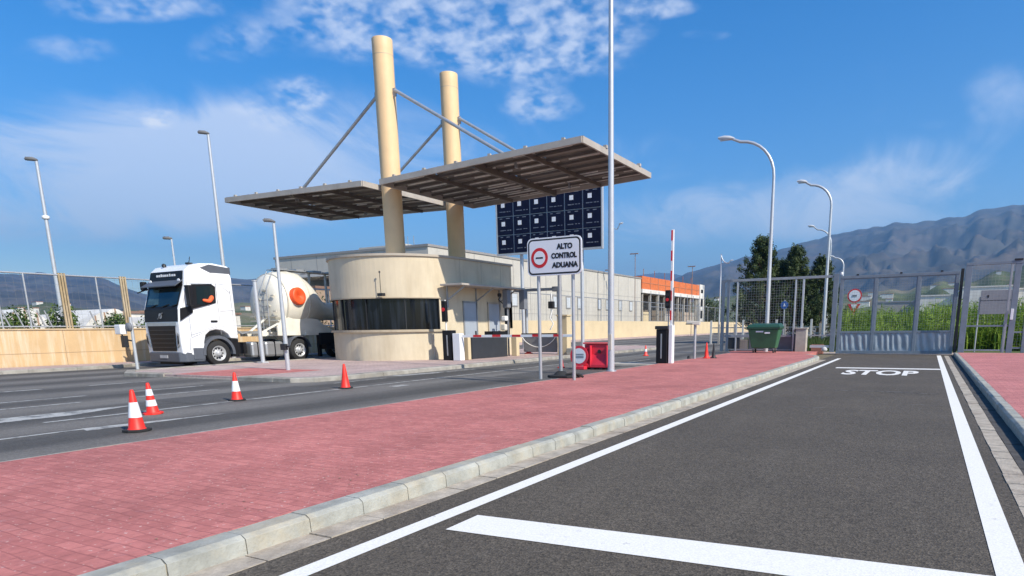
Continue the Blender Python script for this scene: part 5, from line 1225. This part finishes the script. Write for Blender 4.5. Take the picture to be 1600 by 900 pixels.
# reeds: one dense stand nobody could count
random.seed(5)
rd = MB()
for k in range(15000):
    x = rnd(-6.6,26); y = rnd(40.2,53) if random.random() < .8 else rnd(39,41)
    if x < -.112*y+.2: continue
    H = (2.3+.7*noise.noise(Vector((x*.35,y*.35,0)))+.012*(x+4)*8*.35)*rnd(.55,1.10)*(1 if y > 41 else .62)
    a = rnd(0,6.28); b = rnd(.15,.6)*H*.5; dx, dy = math.cos(a), math.sin(a); w = rnd(.018,.04)
    base = Vector((x,y,0)); mid = Vector((x+dx*b*.25,y+dy*b*.25,H*.62)); tip = Vector((x+dx*b,y+dy*b,H*rnd(.86,1.05))); s_ = Vector((-dy,dx,0))*w
    rd.add([base-s_*.6, base+s_*.6, mid+s_, mid-s_, tip], [(0,1,2,3),(3,2,4)])
    for q in range(4):
        zq = rnd(.3,.98); p = base.lerp(mid,zq/1.0) if zq < .62 else mid.lerp(tip,(zq-.62)/.4); a2 = rnd(0,6.28); L = rnd(.25,.55); e = p+Vector((math.cos(a2)*L,math.sin(a2)*L,rnd(-.05,.28))); s2 = Vector((-math.sin(a2),math.cos(a2),.5))*.030
        rd.add([p-s2,p+s2,e],[(0,1,2)])
tag(rd.build('reed_bed', REED, recalc=False), 'dense bright green reeds filling the verge beyond the gate', 'reeds', kind='stuff')
gr = MB()
for k in range(9000):
    x = rnd(-9.2,-3.6); y = rnd(37.5,48); H = rnd(.2,.75); a = rnd(0,6.28); w = .022
    if k%3 == 0: x = rnd(-13,-6); y = rnd(50,60); H = rnd(.2,.6)
    gr.add([(x-w,y,0),(x+w,y,0),(x+math.cos(a)*H*.5,y+math.sin(a)*H*.5,H)],[(0,1,2)])
tag(gr.build('verge_grass', GRASS, recalc=False), 'rough green grass on the verge left of the gate', 'grass', kind='stuff')
structure(MB().sheet([(-9.4,37),(40,37),(60,75),(-9,75)], -.004).build('verge_ground', mat('verge soil',(.10,.13,.05),.95,.25,.6,spec=.1)))
# little fence and pale blocks among conifers
t = thing('boundary_rail', 'low pale picket row at the foot of the conifers', 'fence', (-12,51,0))
for k in range(14): MB().box(-15+k*.62,51,0,-14.86+k*.62,51.08,1.5+.3*(k%4==0)).build('picket', WHITEB if k%4==0 else CONC, t)
MB().box(-15,51.09,.75,-6.3,51.12,.85).build('rail', CONC, t); MB().box(-15,51.13,1.2,-6.3,51.16,1.28).build('rail', CONC, t)

# ================================================================== DISTANT BUILDINGS
def block(name, x0, y0, x1, y1, h, label, m=WHITEB, roof=None, group=None, win=0):
    t = thing(name, label, 'building', ((x0+x1)/2,(y0+y1)/2,0), group=group)
    MB().box(x0,y0,0,x1,y1,h).build('wall', m, t)
    r = MB(); r.box(x0-.15,y0-.15,h,x1+.15,y1+.15,h+.22); r.build('roof', roof or WHD, t)
    for k in range(win):
        x = x0+(x1-x0)*(k+.5)/win; MB().box(x-.5,y0-.03,h*.45,x+.5,y0-.005,h*.45+1.2).build('window', DGREY, t)
    return t
block('white_shed', -2.0,150,5.2,170,6.6,'long low white shed seen over the reeds through the right gate bay',roof=WHITEB)
block('white_shed', 5.3,148,14.0,166,7.9,'taller white shed seen over the reeds through the right mesh frame',roof=WHITEB)
block('grey_shed', -11,160,-2.3,175,5.9,'low grey-roofed shed beyond the middle gate bay',mat('grey cladding',(.36,.34,.31),.7,.1),mat('grey roof',(.28,.3,.33),.6,.1),win=4)
block('white_shed', 14.5,150,24,165,7.4,'distant white shed at the far right edge behind the mesh',roof=WHITEB,win=3)
random.seed(31)
gx = [(-62,22.5,6.0,3.2),(-64,26.8,4.0,3.4),(-60,30.6,3.6,3.1),(-66,34.6,3.5,3.6),(-60,37.8,3.0,2.9)]
for i, (x, y, L, h) in enumerate(gx):
    t = thing('greenhouse', ['white plastic greenhouse at the far left edge beyond the wall','white plastic greenhouse between the left fence posts','white plastic greenhouse just right of the ochre posts','white plastic greenhouse left of the signal post','white plastic greenhouse hidden mostly by the truck cab'][i], 'greenhouse', (x,y,0), group='white greenhouses beyond the stained wall')
    g = MB(); n = 10; pr = [(y+L*(-.5+k/n), h*(.55+.45*math.sin(math.pi*k/n))) for k in range(n+1)]
    g.prism([(y-L/2,0)]+pr+[(y+L/2,0)], x-10, x, 'x'); g.build('cover', WHITEB, t)
    f = MB()
    for k in (0,3,5,7,10): f.box(x+.0,pr[k][0]-.05,0,x+.05,pr[k][0]+.05,pr[k][1])
    f.build('frame', mat('rusty frame',(.35,.22,.15),.8,.2), t)
block('farmhouse', -74,36.5,-70,50,3.3,'long brown-roofed house behind the greenhouses left of the truck',WHITEB,TILE,win=3)
block('farmhouse', -80,24,-76,28.5,4.2,'small flat white house beyond the left greenhouses',WHITEB,None,win=2)
block('farmhouse', -52,40.2,-46,44.5,4.9,'brown-roofed open shed between the cab and the tank trailer',mat('shed brown',(.30,.22,.16),.85,.15),TILE,win=2)
# masts
for x, y, h, lb in ((-33.5,80,10.4,'thin rust-coloured mast above the warehouse end'),(-37.0,80,8.6,'short dark mast behind the raised barrier'),(-30.8,95,9.8,'thin mast left of the unfinished block')):
    o = MB(); o.path([(x,y,0),(x,y,h)],[.05,.04],6); o.box(x-.7,y-.1,h,x+.4,y+.1,h+.12); tag(o.build('mast', mat('mast brown',(.25,.16,.13),.8,.1), base=(x,y,0)), lb, 'mast')
# hillside houses, tiny
random.seed(9)
hp = []
def place_house(x, y, z, s, lab): 
    t = thing('hill_house', lab, 'house', (x,y,z), rnd(0,1), group='tiny white houses on the hillsides')
    return t
# ================================================================== HILLS AND MOUNTAINS
def interp(tab, a):
    if a <= tab[0][0]: return tab[0][1]
    for (x0,y0),(x1,y1) in zip(tab,tab[1:]):
        if x0 <= a <= x1: k = (a-x0)/(x1-x0); return y0+(y1-y0)*k
    return tab[-1][1]
def range_(name, tab, r0, r1, r2, rough, m, na=420, nr=60, a0=-95, a1=70, seed=0, fine=.05, amp=1.0):
    mb = MB(); vs = []; fs = []
    for i in range(na+1):
        a = a0+(a1-a0)*i/na; el = interp(tab, a); Hp = math.tan(R(max(el,0)))*r1
        for j in range(nr+1):
            f = j/nr; r = r0+(r2-r0)*f; fr = (r-r0)/(r1-r0)
            x, y = math.sin(R(a))*r, math.cos(R(a))*r
            if fr <= 1: e = (fr**1.25)
            else: e = max(0, 1-.9*((r-r1)/(r2-r1))**1.3)
            sc = 1/(rough[0]); v = Vector((x*sc, y*sc, seed)); n1 = 1-abs(noise.noise(v))*2; n2 = 1-abs(noise.noise(v*2.3))*2; n3 = 1-abs(noise.noise(v*5.1))*2; n4 = 1-abs(noise.noise(v*11.3))*2; n5 = 1-abs(noise.noise(v*24))*2
            d = (n1*.44+n2*.30+n3*.22+n4*.15+n5*.08-.68)
            win = math.sin(math.pi*min(1,max(0,fr/1.0))) if fr < 1 else .0
            z = Hp*(e+amp*rough[1]*d*(.12+win)*(1 if fr < 1 else .1))
            z += Hp*fine*noise.noise(Vector((a*.9,seed,3)))*e
            vs.append((x,y,max(z,-2)))
    for i in range(na):
        for j in range(nr): k = i*(nr+1)+j; fs.append((k,k+nr+1,k+nr+2,k+1))
    mb.add(vs, fs, True); return structure(mb.build(name, m, recalc=False))
MTN = mat('mountain scrub', (.070,.068,.060), .95, .5, .006, spec=.05, stain=(.15,.115,.09), stainscale=(.0022,.0022,.005), stainamt=.75)
HILL = mat('green hillside', (.085,.105,.05), .95, .4, .012, spec=.05, stain=(.24,.20,.14), stainscale=(.006,.006,.01), stainamt=.8)
tabM = [(-95,3.2),(-72,3.6),(-68.2,3.85),(-66.2,3.95),(-64,3.9),(-62.6,3.7),(-61.2,3.0),(-60,2.7),(-58.5,3.0),(-57,3.5),(-55,4.0),(-53,3.9),(-51,3.2),(-48,2.8),(-40,2.6),(-30,2.5),(-24,2.8),(-20.6,3.4),(-19,4.1),(-17.5,4.6),(-15.5,5.1),(-13,5.5),(-10.5,6.1),(-8,6.7),(-5,7.2),(-2.6,7.35),(-1,7.3),(.5,7.35),(2.6,7.8),(5.2,8.1),(9,8.6),(20,8.2),(40,7),(70,5)]
range_('mountains', tabM, 1500, 5200, 7000, (1050,.42), MTN, na=1000, nr=120, seed=2, amp=.62)
tabF = [(-95,0),(-40,0),(-30,2.2),(-26,3.6),(-23,4.3),(-21,4.5),(-19,4.3),(-16,4.0),(-10,3.5),(0,0),(70,0)]
range_('far_mountains', tabF, 7600, 9600, 10400, (1600,.2), MTN, na=160, nr=20, seed=5)
tabH = [(-95,1.7),(-75,1.75),(-68,1.9),(-66,2.1),(-63,1.5),(-60,1.8),(-57,2.2),(-53,2.3),(-48,1.8),(-40,1.5),(-25,1.4),(-20,1.7),(-17,2.2),(-15,2.6),(-12,2.3),(-8,2.4),(-5,2.5),(-2,2.6),(0,2.9),(2,3.1),(4,3.6),(6,4.2),(12,3.9),(30,2.4),(70,2)]
hobj = range_('hills', tabH, 330, 1100, 1700, (260,.30), HILL, na=360, nr=40, seed=8, fine=.12)
# tiny houses on the hills, placed on the terrain surface
from mathutils.bvhtree import BVHTree
bv = BVHTree.FromObject(hobj, bpy.context.evaluated_depsgraph_get()) if False else BVHTree.FromPolygons([v.co for v in hobj.data.vertices], [tuple(p.vertices) for p in hobj.data.polygons])
def hill_house(i):
    a = rnd(-70,-50) if i%3 == 0 else rnd(-18,7); r = rnd(600,1050)
    x, y = math.sin(R(a))*r, math.cos(R(a))*r; h = bv.ray_cast(Vector((x,y,900)), Vector((0,0,-1)))
    if h[0] is None: return
    z = h[0].z-1; w, d, hh = rnd(5,11), rnd(5,8), rnd(3,5)
    side = 'left of the truck' if a < -40 else 'seen above the gate and reeds'
    t = thing('hill_house', 'tiny white house scattered on the distant hillside '+side, 'house', (x,y,z), 0, group='tiny white houses on the hills '+side)
    MB().box(x-w/2,y-d/2,z,x+w/2,y+d/2,z+hh+1).build('wall', WHITEB, t)
    MB().box(x-w/2-.3,y-d/2-.3,z+hh+1,x+w/2+.3,y+d/2+.3,z+hh+1.5).build('roof', mat('terracotta roof',(.40,.2,.13),.8,.1), t)
for i in range(46): hill_house(i)

# ================================================================== HAZE
hz = MB(); hz.box(-8200,-400,-3,8200,11200,1010); ho = hz.build('haze', [], None)
m = bpy.data.materials.new('air'); m.use_nodes = True; n = m.node_tree.nodes; l = m.node_tree.links; n.clear()
out = n.new('ShaderNodeOutputMaterial'); pv = n.new('ShaderNodeVolumePrincipled'); pv.inputs['Color'].default_value = (.30,.60,1.0,1); pv.inputs['Density'].default_value = .00015; pv.inputs['Anisotropy'].default_value = .25
l.new(pv.outputs[0], out.inputs['Volume']); ho.data.materials.append(m); ho['kind'] = 'stuff'; ho['label'] = 'thin blue distance haze over the mountains'; ho['category'] = 'haze'; ho.display_type = 'WIRE'
